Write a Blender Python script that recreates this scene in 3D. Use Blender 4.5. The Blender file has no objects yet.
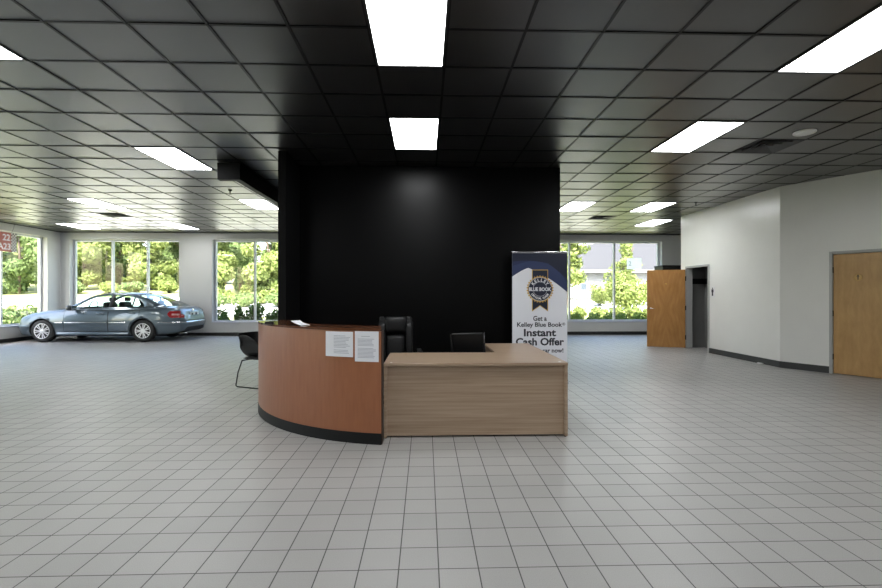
import bpy, bmesh, math, random
from mathutils import Vector, Matrix
C = bpy.context.scene.collection
SC = bpy.context.scene
PI = math.pi
R = math.radians

# ------------------------------------------------------------------ camera, world, sun, exposure
cam_d = bpy.data.cameras.new('camera'); cam = bpy.data.objects.new('camera', cam_d); C.objects.link(cam)
cam_d.sensor_width = 36.0; cam_d.lens = 470 / 882 * 36.0; cam_d.clip_start = 0.05; cam_d.clip_end = 400
cam.location = (0, 0, 1.40); cam.rotation_euler = (R(90), 0, -math.atan(15.5 / 470))
SC.camera = cam

w = bpy.data.worlds.new('world'); SC.world = w; w.use_nodes = True
wn = w.node_tree.nodes; wl = w.node_tree.links
sky = wn.new('ShaderNodeTexSky'); sky.sky_type = 'NISHITA'; sky.sun_disc = False
sky.sun_elevation = R(52); sky.sun_rotation = R(200); sky.air_density = 1.2; sky.dust_density = 3.0
wn['Background'].inputs['Strength'].default_value = 0.85
wl.new(sky.outputs[0], wn['Background'].inputs['Color'])

sun_d = bpy.data.lights.new('sun', 'SUN'); sun = bpy.data.objects.new('sun', sun_d); C.objects.link(sun)
sun_d.energy = 20.0; sun_d.angle = R(1.0); sun_d.color = (1.0, 0.96, 0.88)
sun.rotation_euler = (R(40), 0, R(10))      # from behind the camera, high

PANEL = 16.0                                  # brightness of the ceiling light panels
SC.view_settings.view_transform = 'Standard'; SC.view_settings.look = 'None'
SC.view_settings.gamma = 1.0; SC.view_settings.use_curve_mapping = False
SC.view_settings.exposure = 0.3
SC.cycles.max_bounces = 10; SC.cycles.diffuse_bounces = 6; SC.cycles.transparent_max_bounces = 16
SC.cycles.caustics_reflective = True
SC.cycles.sample_clamp_indirect = 8.0

# ------------------------------------------------------------------ helpers
class MB:
    """collects geometry for ONE mesh object"""
    def __init__(s): s.v = []; s.f = []; s.m = []; s.sm = []
    def add(s, vs, fs, m=0, smooth=False, M=None):
        o = len(s.v)
        for p in vs:
            p = Vector(p)
            s.v.append(tuple(M @ p) if M else tuple(p))
        for f in fs:
            s.f.append([i + o for i in f]); s.m.append(m); s.sm.append(smooth)
        return s
    def box(s, x0, x1, y0, y1, z0, z1, m=0, M=None):
        vs = [(x, y, z) for z in (z0, z1) for y in (y0, y1) for x in (x0, x1)]
        return s.add(vs, [(0, 2, 3, 1), (4, 5, 7, 6), (0, 1, 5, 4), (2, 6, 7, 3), (0, 4, 6, 2), (1, 3, 7, 5)], m, False, M)
    def rbox(s, x0, x1, y0, y1, z0, z1, b=0.01, seg=2, m=0, M=None):
        bm = bmesh.new(); bmesh.ops.create_cube(bm, size=1)
        for v in bm.verts:
            v.co = Vector(((x0 + x1) / 2 + v.co.x * (x1 - x0), (y0 + y1) / 2 + v.co.y * (y1 - y0), (z0 + z1) / 2 + v.co.z * (z1 - z0)))
        bmesh.ops.bevel(bm, geom=bm.edges[:], offset=b, segments=seg, profile=0.5, affect='EDGES')
        bm.verts.index_update()
        s.add([v.co for v in bm.verts], [[v.index for v in f.verts] for f in bm.faces], m, seg > 1, M); bm.free()
        return s
    def grid(s, rows, m=0, smooth=True, close=False, M=None):
        n = len(rows[0]); vs = [p for r in rows for p in r]; fs = []
        for i in range(len(rows) - 1):
            for j in range(n if close else n - 1):
                k = (j + 1) % n
                fs.append((i * n + j, i * n + k, (i + 1) * n + k, (i + 1) * n + j))
        return s.add(vs, fs, m, smooth, M)
    def tube(s, pts, r, n=8, m=0, cap=True, M=None):
        pts = [Vector(p) for p in pts]; rr = r if isinstance(r, (list, tuple)) else [r] * len(pts)
        rows = []; up = None
        for i, p in enumerate(pts):
            t = (pts[min(i + 1, len(pts) - 1)] - pts[max(i - 1, 0)]).normalized()
            if up is None:
                up = Vector((0, 0, 1)) if abs(t.z) < .9 else Vector((1, 0, 0))
            a = t.cross(up).normalized(); b = a.cross(t).normalized(); up = b
            rows.append([p + a * (rr[i] * math.cos(2 * PI * k / n)) + b * (rr[i] * math.sin(2 * PI * k / n)) for k in range(n)])
        s.grid(rows, m, True, True, M)
        if cap:
            s.add(rows[0], [list(range(n))], m, False, M); s.add(rows[-1], [list(range(n))[::-1]], m, False, M)
        return s
    def lathe(s, prof, n=24, m=0, axis='z', M=None, smooth=True):
        rows = []
        for (r, h) in prof:
            row = []
            for k in range(n):
                a = 2 * PI * k / n; x, y = r * math.cos(a), r * math.sin(a)
                row.append((x, y, h) if axis == 'z' else (x, h, y))
            rows.append(row)
        s.grid(rows, m, smooth, True, M)
        s.add(rows[0], [list(range(n))], m, False, M); s.add(rows[-1], [list(range(n))[::-1]], m, False, M)
        return s
    def poly(s, pts2, y0, y1, m=0, M=None):
        """prism of an x-z outline between two y values"""
        n = len(pts2)
        vs = [(x, y0, z) for x, z in pts2] + [(x, y1, z) for x, z in pts2]
        fs = [list(range(n)), list(range(n, 2 * n))[::-1]] + [(i, i + n, (i + 1) % n + n, (i + 1) % n) for i in range(n)]
        return s.add(vs, fs, m, False, M)
    def prism(s, pts2, z0, z1, m=0, M=None):
        n = len(pts2)
        vs = [(x, y, z0) for x, y in pts2] + [(x, y, z1) for x, y in pts2]
        fs = [list(range(n))[::-1], list(range(n, 2 * n))] + [(i, (i + 1) % n, (i + 1) % n + n, i + n) for i in range(n)]
        return s.add(vs, fs, m, False, M)
    def mesh(s, name, mats):
        me = bpy.data.meshes.new(name); me.from_pydata(s.v, [], s.f)
        for mt in mats: me.materials.append(mt)
        me.polygons.foreach_set('material_index', s.m); me.polygons.foreach_set('use_smooth', s.sm); me.update()
        return me
def fixn(me):
    bm = bmesh.new(); bm.from_mesh(me); bmesh.ops.remove_doubles(bm, verts=bm.verts, dist=1e-5)
    bmesh.ops.recalc_face_normals(bm, faces=bm.faces); bm.to_mesh(me); bm.free()
def obj(name, mb, mats, parent=None, fix=True):
    if not isinstance(mats, (list, tuple)): mats = [mats]
    me = mb.mesh(name, mats) if isinstance(mb, MB) else mb
    if isinstance(mb, MB) and fix: fixn(me)
    if not isinstance(mb, MB) and not me.materials:
        for mt in mats: me.materials.append(mt)
    o = bpy.data.objects.new(name, me); C.objects.link(o)
    if parent: o.parent = parent
    return o
def tag(o, label=None, cat=None, group=None, kind=None):
    if label: o['label'] = label
    if cat: o['category'] = cat
    if group: o['group'] = group
    if kind: o['kind'] = kind
    return o
def thing(name, label, cat, loc=(0, 0, 0), rz=0.0, group=None):
    o = bpy.data.objects.new(name, None); C.objects.link(o); o.empty_display_size = 0.1
    o.location = loc; o.rotation_euler = (0, 0, rz)
    return tag(o, label, cat, group)
def struct(name, mb, mats, parent=None, label=None):
    o = obj(name, mb, mats, parent)
    if not parent: o['kind'] = 'structure'
    if label: o['label'] = label
    return o
def dup(root, loc, label=None, rz=None, scale=None, group=None):
    r = root.copy(); C.objects.link(r); r.location = loc
    if rz is not None: r.rotation_euler = (0, 0, rz)
    if scale: r.scale = (scale,) * 3
    if label: r['label'] = label
    if group: r['group'] = group
    for ch in list(root.children):
        c = ch.copy(); C.objects.link(c); c.parent = r
        for g in list(ch.children):
            d = g.copy(); C.objects.link(d); d.parent = c
    return r

# ------------------------------------------------------------------ materials
def mat(name, col, rough=0.5, metal=0.0, spec=0.5, coat=0.0, noise=None, bump=None):
    m = bpy.data.materials.new(name); m.use_nodes = True; nt = m.node_tree; b = nt.nodes['Principled BSDF']
    b.inputs['Base Color'].default_value = (*col, 1); b.inputs['Roughness'].default_value = rough
    b.inputs['Metallic'].default_value = metal; b.inputs['Specular IOR Level'].default_value = spec
    b.inputs['Coat Weight'].default_value = coat
    if noise or bump:
        tc = nt.nodes.new('ShaderNodeTexCoord')
    if noise:                                   # (scale, amount)
        nz = nt.nodes.new('ShaderNodeTexNoise'); nz.inputs['Scale'].default_value = noise[0]; nz.inputs['Detail'].default_value = 5
        nt.links.new(tc.outputs['Object'], nz.inputs['Vector'])
        mr = nt.nodes.new('ShaderNodeMapRange'); mr.inputs['To Min'].default_value = 1 - noise[1]; mr.inputs['To Max'].default_value = 1 + noise[1]
        nt.links.new(nz.outputs['Fac'], mr.inputs['Value'])
        mx = nt.nodes.new('ShaderNodeMix'); mx.data_type = 'RGBA'; mx.blend_type = 'MULTIPLY'; mx.inputs['Factor'].default_value = 1
        mx.inputs[6].default_value = (*col, 1); nt.links.new(mr.outputs[0], mx.inputs[7]); nt.links.new(mx.outputs[2], b.inputs['Base Color'])
    if bump:                                    # (scale, strength, distance)
        nz = nt.nodes.new('ShaderNodeTexNoise'); nz.inputs['Scale'].default_value = bump[0]; nz.inputs['Detail'].default_value = 4
        nt.links.new(tc.outputs['Object'], nz.inputs['Vector'])
        bp = nt.nodes.new('ShaderNodeBump'); bp.inputs['Strength'].default_value = bump[1]; bp.inputs['Distance'].default_value = bump[2]
        nt.links.new(nz.outputs['Fac'], bp.inputs['Height']); nt.links.new(bp.outputs[0], b.inputs['Normal'])
    return m
def wood(name, c0, c1, stretch, rough=0.4, contrast=(0.35, 0.65), coat=0.0, wscale=1.0):
    m = bpy.data.materials.new(name); m.use_nodes = True; nt = m.node_tree; b = nt.nodes['Principled BSDF']
    b.inputs['Roughness'].default_value = rough; b.inputs['Coat Weight'].default_value = coat
    tc = nt.nodes.new('ShaderNodeTexCoord'); mp = nt.nodes.new('ShaderNodeMapping'); mp.inputs['Scale'].default_value = stretch
    nt.links.new(tc.outputs['Object'], mp.inputs['Vector'])
    nz = nt.nodes.new('ShaderNodeTexNoise'); nz.inputs['Scale'].default_value = wscale; nz.inputs['Detail'].default_value = 7; nz.inputs['Roughness'].default_value = 0.62
    nz.inputs['Distortion'].default_value = 0.25
    nt.links.new(mp.outputs[0], nz.inputs['Vector'])
    cr = nt.nodes.new('ShaderNodeValToRGB'); cr.color_ramp.elements[0].position = contrast[0]; cr.color_ramp.elements[1].position = contrast[1]
    cr.color_ramp.elements[0].color = (*c0, 1); cr.color_ramp.elements[1].color = (*c1, 1)
    nt.links.new(nz.outputs['Fac'], cr.inputs['Fac']); nt.links.new(cr.outputs['Color'], b.inputs['Base Color'])
    return m
def floor_tile():
    m = bpy.data.materials.new('quarry_tile'); m.use_nodes = True; nt = m.node_tree; b = nt.nodes['Principled BSDF']; L = nt.links
    tc = nt.nodes.new('ShaderNodeTexCoord'); mp = nt.nodes.new('ShaderNodeMapping')
    P = 0.2032; mp.inputs['Scale'].default_value = (1 / P, 1 / P, 1); mp.inputs['Location'].default_value = (FX / P, FY / P, 0)
    L.new(tc.outputs['Object'], mp.inputs['Vector'])
    br = nt.nodes.new('ShaderNodeTexBrick'); br.offset = 0.0; br.squash = 1.0
    br.inputs['Scale'].default_value = 1.0; br.inputs['Brick Width'].default_value = 1.0; br.inputs['Row Height'].default_value = 1.0
    br.inputs['Mortar Size'].default_value = 0.016; br.inputs['Mortar Smooth'].default_value = 0.15; br.inputs['Bias'].default_value = 0.0
    br.inputs['Color1'].default_value = (0.365, 0.358, 0.343, 1); br.inputs['Color2'].default_value = (0.33, 0.324, 0.311, 1)
    br.inputs['Mortar'].default_value = (0.075, 0.073, 0.07, 1)
    L.new(mp.outputs[0], br.inputs['Vector'])
    n1 = nt.nodes.new('ShaderNodeTexNoise'); n1.inputs['Scale'].default_value = 220; n1.inputs['Detail'].default_value = 3; L.new(tc.outputs['Object'], n1.inputs['Vector'])
    n2 = nt.nodes.new('ShaderNodeTexNoise'); n2.inputs['Scale'].default_value = 0.7; n2.inputs['Detail'].default_value = 4; L.new(tc.outputs['Object'], n2.inputs['Vector'])
    m1 = nt.nodes.new('ShaderNodeMapRange'); m1.inputs['To Min'].default_value = 0.72; m1.inputs['To Max'].default_value = 1.28; L.new(n1.outputs['Fac'], m1.inputs['Value'])
    m2 = nt.nodes.new('ShaderNodeMapRange'); m2.inputs['To Min'].default_value = 0.88; m2.inputs['To Max'].default_value = 1.12; L.new(n2.outputs['Fac'], m2.inputs['Value'])
    mm = nt.nodes.new('ShaderNodeMath'); mm.operation = 'MULTIPLY'; L.new(m1.outputs[0], mm.inputs[0]); L.new(m2.outputs[0], mm.inputs[1])
    mx = nt.nodes.new('ShaderNodeMix'); mx.data_type = 'RGBA'; mx.blend_type = 'MULTIPLY'; mx.inputs['Factor'].default_value = 1
    L.new(br.outputs['Color'], mx.inputs[6]); L.new(mm.outputs[0], mx.inputs[7]); L.new(mx.outputs[2], b.inputs['Base Color'])
    mr = nt.nodes.new('ShaderNodeMapRange'); mr.inputs['To Min'].default_value = 0.41; mr.inputs['To Max'].default_value = 0.8; L.new(br.outputs['Fac'], mr.inputs['Value'])
    L.new(mr.outputs[0], b.inputs['Roughness'])
    b.inputs['Specular IOR Level'].default_value = 0.55
    bp = nt.nodes.new('ShaderNodeBump'); bp.invert = True; bp.inputs['Strength'].default_value = 0.5; bp.inputs['Distance'].default_value = 0.002
    L.new(br.outputs['Fac'], bp.inputs['Height']); L.new(bp.outputs[0], b.inputs['Normal'])
    return m
def glass(name, tint=(1, 1, 1), refl=1.0):
    m = bpy.data.materials.new(name); m.use_nodes = True; nt = m.node_tree; nt.nodes.clear(); L = nt.links
    o = nt.nodes.new('ShaderNodeOutputMaterial'); t = nt.nodes.new('ShaderNodeBsdfTransparent'); g = nt.nodes.new('ShaderNodeBsdfGlossy')
    t.inputs['Color'].default_value = (*tint, 1); g.inputs['Roughness'].default_value = 0.01
    fr = nt.nodes.new('ShaderNodeLayerWeight'); fr.inputs['Blend'].default_value = 0.5
    pw = nt.nodes.new('ShaderNodeMath'); pw.operation = 'POWER'; pw.inputs[1].default_value = 5.0; L.new(fr.outputs['Facing'], pw.inputs[0])
    ml = nt.nodes.new('ShaderNodeMath'); ml.operation = 'MULTIPLY_ADD'; ml.inputs[1].default_value = 0.9 * refl; ml.inputs[2].default_value = 0.05 * refl; L.new(pw.outputs[0], ml.inputs[0])
    mx = nt.nodes.new('ShaderNodeMixShader'); L.new(ml.outputs[0], mx.inputs[0]); L.new(t.outputs[0], mx.inputs[1]); L.new(g.outputs[0], mx.inputs[2])
    L.new(mx.outputs[0], o.inputs['Surface'])
    return m
def emit(name, col, s):
    m = bpy.data.materials.new(name); m.use_nodes = True; nt = m.node_tree; b = nt.nodes['Principled BSDF']
    b.inputs['Base Color'].default_value = (0.9, 0.9, 0.9, 1); b.inputs['Emission Color'].default_value = (*col, 1); b.inputs['Emission Strength'].default_value = s
    return m
def leaf(name, c0, c1, trans=0.35):
    m = bpy.data.materials.new(name); m.use_nodes = True; nt = m.node_tree; nt.nodes.clear(); L = nt.links
    o = nt.nodes.new('ShaderNodeOutputMaterial'); d = nt.nodes.new('ShaderNodeBsdfDiffuse'); t = nt.nodes.new('ShaderNodeBsdfTranslucent'); mx = nt.nodes.new('ShaderNodeMixShader')
    gi = nt.nodes.new('ShaderNodeNewGeometry'); cr = nt.nodes.new('ShaderNodeValToRGB')
    cr.color_ramp.elements[0].color = (*c0, 1); cr.color_ramp.elements[1].color = (*c1, 1)
    L.new(gi.outputs['Random Per Island'], cr.inputs['Fac']); L.new(cr.outputs[0], d.inputs[0]); L.new(cr.outputs[0], t.inputs[0])
    mx.inputs[0].default_value = trans; L.new(d.outputs[0], mx.inputs[1]); L.new(t.outputs[0], mx.inputs[2]); L.new(mx.outputs[0], o.inputs['Surface'])
    return m
def siding():
    m = mat('white_siding', (0.24, 0.24, 0.245), 0.6); nt = m.node_tree; b = nt.nodes['Principled BSDF']
    tc = nt.nodes.new('ShaderNodeTexCoord'); sx = nt.nodes.new('ShaderNodeSeparateXYZ'); nt.links.new(tc.outputs['Object'], sx.inputs[0])
    ml = nt.nodes.new('ShaderNodeMath'); ml.operation = 'MULTIPLY'; ml.inputs[1].default_value = 5.0; nt.links.new(sx.outputs['Z'], ml.inputs[0])
    fr = nt.nodes.new('ShaderNodeMath'); fr.operation = 'FRACT'; nt.links.new(ml.outputs[0], fr.inputs[0])
    bp = nt.nodes.new('ShaderNodeBump'); bp.inputs['Distance'].default_value = 0.05; bp.inputs['Strength'].default_value = 1.0; bp.invert = True
    nt.links.new(fr.outputs[0], bp.inputs['Height']); nt.links.new(bp.outputs[0], b.inputs['Normal'])
    return m

FX, FY = 0.0, 0.0
# floor grout lines measured: one line through x = FX0, rows through y = FY0
M_floor = None
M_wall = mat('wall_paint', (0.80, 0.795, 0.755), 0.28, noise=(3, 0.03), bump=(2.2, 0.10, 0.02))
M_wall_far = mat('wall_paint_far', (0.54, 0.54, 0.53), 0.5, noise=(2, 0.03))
M_black = mat('black_wall_paint', (0.0012, 0.0012, 0.0014), 0.33, spec=0.14, noise=(1.5, 0.25), bump=(7, 0.04, 0.01))
M_blackmatte = mat('black_matte_paint', (0.0025, 0.0025, 0.003), 0.6, spec=0.15)
M_tile = mat('ceiling_tile_black', (0.007, 0.007, 0.0075), 0.36, spec=1.0, coat=0.5, noise=(260, 0.3), bump=(300, 0.22, 0.002))
M_tile.node_tree.nodes['Principled BSDF'].inputs['Coat Roughness'].default_value = 0.36
M_tbar = mat('ceiling_grid_black', (0.003, 0.003, 0.0035), 0.42, spec=0.35)
M_panel = emit('light_diffuser', (0.97, 0.99, 1.0), PANEL)
M_fixframe = mat('fixture_frame', (0.02, 0.02, 0.02), 0.4)
M_base = mat('baseboard_grey', (0.045, 0.047, 0.047), 0.45)
M_baseblk = mat('baseboard_black', (0.012, 0.012, 0.013), 0.4)
M_alu = mat('window_aluminium', (0.55, 0.57, 0.60), 0.35, metal=0.3)
M_glass = glass('window_glass', (0.97, 0.985, 0.98), 1.0)
M_white = mat('white_trim', (0.78, 0.78, 0.77), 0.45)
M_jamb = mat('grey_door_frame', (0.42, 0.42, 0.41), 0.4)
M_cherry = wood('cherry_laminate', (0.275, 0.100, 0.043), (0.325, 0.125, 0.056), (9, 9, 1.2), 0.34, (0.3, 0.7), wscale=3)
M_oak = wood('grey_oak_laminate', (0.30, 0.205, 0.135), (0.43, 0.318, 0.225), (0.5, 2, 22), 0.42, (0.34, 0.66), wscale=2.2)
M_oaktop = wood('grey_oak_top', (0.30, 0.21, 0.14), (0.42, 0.31, 0.22), (0.5, 20, 2), 0.30, (0.3, 0.7), wscale=2.2)
M_oakdark = mat('desk_shadow_edge', (0.17, 0.115, 0.075), 0.5)
M_chrome = mat('chrome', (0.75, 0.76, 0.78), 0.15, metal=1.0)
M_dkmetal = mat('dark_metal', (0.03, 0.03, 0.032), 0.35, metal=0.6)
M_blackpl = mat('black_plastic', (0.007, 0.007, 0.0075), 0.38, spec=0.4)
M_leather = mat('black_leather', (0.004, 0.004, 0.0045), 0.46, spec=0.25, bump=(120, 0.25, 0.003))
M_paper = mat('paper', (0.78, 0.79, 0.83), 0.35)
M_ink = mat('grey_ink', (0.36, 0.37, 0.43), 0.6)
M_inkdk = mat('dark_ink', (0.02, 0.022, 0.035), 0.5)
M_navy = mat('navy_print', (0.012, 0.022, 0.075), 0.4)
M_navy2 = mat('blue_print', (.022, .036, .105), 0.4)
M_navy3 = mat('deep_navy_print', (0.006, 0.010, 0.03), 0.4)
M_gold = mat('gold_print', (0.55, 0.34, 0.08), 0.4)
M_banner = mat('banner_vinyl', (0.76, 0.77, 0.82), 0.4)
M_louvre = mat('vent_grey', (.085, .085, .087), .45)
M_slate = mat('dark_grey_partition', (0.006, 0.006, 0.0065), 0.5, spec=.3)

def doorwood():
    """bookmatched veneer: mirrored grain about the middle of the leaf"""
    m = bpy.data.materials.new('bookmatched_veneer'); m.use_nodes = True; nt = m.node_tree; b = nt.nodes['Principled BSDF']; L = nt.links
    b.inputs['Roughness'].default_value = 0.32
    tc = nt.nodes.new('ShaderNodeTexCoord'); sx = nt.nodes.new('ShaderNodeSeparateXYZ'); L.new(tc.outputs['Object'], sx.inputs[0])
    ad = nt.nodes.new('ShaderNodeMath'); ad.operation = 'SUBTRACT'; ad.inputs[1].default_value = 0.455; L.new(sx.outputs['X'], ad.inputs[0])
    ab = nt.nodes.new('ShaderNodeMath'); ab.operation = 'ABSOLUTE'; L.new(ad.outputs[0], ab.inputs[0])
    zz = nt.nodes.new('ShaderNodeMath'); zz.operation = 'SUBTRACT'; zz.inputs[1].default_value = 1.0; L.new(sx.outputs['Z'], zz.inputs[0])
    za = nt.nodes.new('ShaderNodeMath'); za.operation = 'ABSOLUTE'; L.new(zz.outputs[0], za.inputs[0])
    # flame: grain lines bend away from the centre
    pw = nt.nodes.new('ShaderNodeMath'); pw.operation = 'MULTIPLY'; pw.inputs[1].default_value = 0.16; L.new(za.outputs[0], pw.inputs[0])
    sm = nt.nodes.new('ShaderNodeMath'); sm.operation = 'SUBTRACT'; L.new(ab.outputs[0], sm.inputs[0]); L.new(pw.outputs[0], sm.inputs[1])
    cb = nt.nodes.new('ShaderNodeCombineXYZ'); L.new(sm.outputs[0], cb.inputs['X']); L.new(za.outputs[0], cb.inputs['Z'])
    mp = nt.nodes.new('ShaderNodeMapping'); mp.inputs['Scale'].default_value = (14, 1, 2.5); L.new(cb.outputs[0], mp.inputs['Vector'])
    nz = nt.nodes.new('ShaderNodeTexNoise'); nz.inputs['Scale'].default_value = 1.0; nz.inputs['Detail'].default_value = 5; L.new(mp.outputs[0], nz.inputs['Vector'])
    cr = nt.nodes.new('ShaderNodeValToRGB'); e = cr.color_ramp.elements
    e[0].position = 0.33; e[1].position = 0.68; e[0].color = (0.36, 0.165, 0.042, 1); e[1].color = (0.47, 0.235, 0.072, 1)
    L.new(nz.outputs['Fac'], cr.inputs['Fac']); L.new(cr.outputs[0], b.inputs['Base Color'])
    return m
M_book = doorwood()
M_birch = wood('birch_veneer', (0.42, 0.24, 0.085), (0.56, 0.34, 0.135), (5, 5, 1.3), 0.36, (0.3, 0.7), wscale=2.0)

# ================================================================== SETTING
CE = 3.45; XL = -12.1; YF = 16.0; XR = 10.6; YB = -5.0; WT = 0.26
FX, FY = -0.067, 0.0454
M_floor = floor_tile()
struct('floor', MB().box(XL - .3, XR + .3, YB - .3, YF + .3, -0.12, 0.0), M_floor)

def wall(name, p0, p1, t, z0, z1, holes, mats, holem=0):
    """wall from p0 to p1, thickness t to the left of the direction; holes (u0,u1,z0,z1)"""
    mb = MB(); p0 = Vector((*p0, 0)); p1 = Vector((*p1, 0)); d = (p1 - p0); Ln = d.length; d.normalize(); n = Vector((-d.y, d.x, 0))
    M = Matrix(((d.x, n.x, 0, p0.x), (d.y, n.y, 0, p0.y), (0, 0, 1, 0), (0, 0, 0, 1)))
    us = sorted({0, Ln} | {h[0] for h in holes} | {h[1] for h in holes})
    for a, b in zip(us[:-1], us[1:]):
        hs = [h for h in holes if h[0] <= a + 1e-6 and h[1] >= b - 1e-6]
        zz = [z0]
        for h in sorted(hs, key=lambda q: q[2]): zz += [h[2], h[3]]
        zz.append(z1)
        for i in range(0, len(zz), 2):
            if zz[i + 1] - zz[i] > 1e-4: mb.box(a, b, 0, t, zz[i], zz[i + 1], 0, M)
    return struct(name, mb, mats)
# far wall: openings for the three windows
HEAD, SILL = 3.22, 0.46
W1 = (-11.81, -8.24); W2 = (-7.15, -3.60); W3 = (3.42, 8.18)
def far_u(x): return XR - x
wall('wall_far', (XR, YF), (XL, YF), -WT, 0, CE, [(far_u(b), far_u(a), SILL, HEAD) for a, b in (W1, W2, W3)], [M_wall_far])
WL1 = (11.55, 15.46); WL2 = (5.2, 9.1); WL3 = (-1.5, 2.8)  # only the first is seen; the others are added to let in daylight
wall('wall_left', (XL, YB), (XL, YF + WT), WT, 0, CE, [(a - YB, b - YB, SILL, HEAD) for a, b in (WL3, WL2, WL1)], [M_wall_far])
wall('wall_back_unseen', (XL - WT, YB), (XR + .3, YB), -0.2, 0, CE, [], [mat('back_wall_grey', (.22, .22, .22), .6)])  # unseen wall, invented; grey chosen to dim its reflection in the black wall
wall('wall_far_right', (XR, 12.21), (XR, YF + WT), -0.2, 0, CE, [], [M_wall_far])
# white restroom block on the right
XW = 6.75; YC = 8.74; YE = 12.21
DO = (11.0, 11.93)                       # restroom door opening in that wall
wall('wall_right', (XW, YE), (XW, YC), 0.12, 0, CE, [(YE - DO[1], YE - DO[0], 0, 2.08)], [M_wall])
wall('wall_right_end', (XW + .12, YE - .12), (XR + .2, YE - .12), 0.12, 0, CE, [], [M_wall])
ang = (0.5, -0.866)
def dg(u, off=0): return (XW + ang[0] * u + .866 * off, YC + ang[1] * u + .5 * off)
DU = (0.81, 1.75)                        # door in the slanted wall
wall('wall_right_slanted', (XW, YC), dg(2.6), 0.12, 0, CE, [(DU[0], DU[1], 0, 2.11)], [M_wall])
e = dg(2.6)
wall('wall_right_near', e, (e[0], YB), 0.12, 0, CE, [], [M_wall])
wall('wall_right_outer', (XR, 12.1), (XR, YB), 0.1, 0, CE, [], [M_wall])
# restroom behind the open door
rr = MB().box(XW + .55, XW + .67, YC + .6, 12.09, 0, CE)
rr.box(XW + .125, XW + .55, 12.07, 12.089, 0, CE)
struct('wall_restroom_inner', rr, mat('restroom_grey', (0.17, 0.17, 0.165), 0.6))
# black feature wall and its wing
fw = MB().box(-2.0, 2.18, 7.55, 10.2, 0, CE)
struct('wall_center', fw, M_black)
struct('wall_center_wing', MB().box(-2.11, -2.0, 6.80, 10.2, 0, CE), M_blackmatte)
# black bulkhead left of it
bk = MB().box(-3.25, -2.90, 7.45, 7.56, 3.19, CE).box(-3.0, -2.90, 7.56, 10.3, 3.19, CE).box(-3.0, -2.11, 10.2, 10.3, 3.19, CE)
struct('trim_1', bk, M_blackmatte, label='black bulkhead hanging from the ceiling beside the black wall')
# roof above everything
struct('roof', MB().box(XL - WT - .1, XR + .5, YB - .3, YF + WT + .1, CE + .16, CE + .6), M_wall_far)
# baseboards
def bb(name, p0, p1, h, t, m):
    d = Vector((p1[0] - p0[0], p1[1] - p0[1], 0)); Ln = d.length; d.normalize(); n = Vector((-d.y, d.x, 0))
    M = Matrix(((d.x, n.x, 0, p0[0]), (d.y, n.y, 0, p0[1]), (0, 0, 1, 0), (0, 0, 0, 1)))
    return struct(name, MB().box(0, Ln, 0, t, 0, h, 0, M), m)
bb('baseboard_far', (XR, YF), (XL, YF), 0.11, 0.012, M_baseblk)
bb('baseboard_left', (XL, YF), (XL, YB), 0.11, 0.012, M_baseblk)
bb('baseboard_right', (XW, YC), (XW, DO[0] - .04), 0.12, 0.012, M_base)
bb('baseboard_right_end', (XW, DO[1] + .04), (XW, YE), 0.12, 0.012, M_base)
a, b_ = dg(DU[0] - .04), dg(0)
bb('baseboard_slanted', a, b_, 0.12, 0.012, M_base)
# peeled scrap of cove base at the foot of the right wall
sc_ = MB().add([(0, 0, .015), (0.0, .16, .012), (-.05, .13, .002), (-.06, .03, .002)], [(0, 1, 2, 3)]).add([(0, 0, .02), (0.0, .16, .017), (-.05, .13, .007), (-.06, .03, .007)], [(3, 2, 1, 0)])
o = obj('cove_base_scrap', sc_, M_white); o.location = (XW - .015, 9.15, 0.0)
tag(o, 'small pale torn scrap lying at the foot of the right white wall', 'scrap')

# ------------------------------------------------------------------ ceiling grid with tiles
P = 0.6096; GX, GY = -0.44, 5.465
def gx(k): return GX + k * P
def gy(k): return GY + k * P
LIGHTS = [  # (kx, ky, ky span 2) and its label
    (0, -4, 'largest ceiling light panel, at the top edge above the reception counter'),
    (0, 0, 'square-looking ceiling light panel nearest above the black wall'),
    (6, -4, 'long ceiling light panel at the top right edge of the picture'),
    (6, 0, 'ceiling light panel just left of the square black ceiling vent'),
    (6, 8, 'ceiling light panel right beside the upper right corner of the black wall'),
    (9, 8, 'nearer of the two light panels by the far end of the right wall'),
    (11, 12, 'farther of the two light panels by the far end of the right wall'),
    (-6, -4, 'ceiling light panel cut by the upper left edge of the picture'),
    (-6, 2, 'ceiling light panel in front of the black bulkhead on the left'),
    (-6, 8, 'ceiling light panel showing below the black bulkhead edge'),
    (-12, 8, 'ceiling light panel above the car, in front of the small left vent'),
    (-12, 14, 'far ceiling light panel between the two windows behind the car'),
    (-17, 14, 'far ceiling light panel in the left corner above the car bonnet'),
    (0, -10, None), (6, -10, None), (-6, -10, None), (0, -16, None), (6, -16, None), (-6, -16, None), (-12, -4, None), (-12, 2, None), (-12, -10, None), (-17, 2, None), (-17, -6, None),
]
VENTS = [(8, 1, 'large square black slotted ceiling vent near the right white wall'),
         (8, 11, 'small far dark ceiling vent right of the black wall'),
         (-13, 11, 'small far dark ceiling vent above the car')]
skip = set()
for kx, ky, lb in LIGHTS: skip |= {(kx, ky), (kx, ky + 1)}
for kx, ky, lb in VENTS: skip.add((kx, ky))
rng = random.Random(4)
ct = MB(); kx0, kx1 = -20, 18; ky0, ky1 = -18, 17
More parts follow.
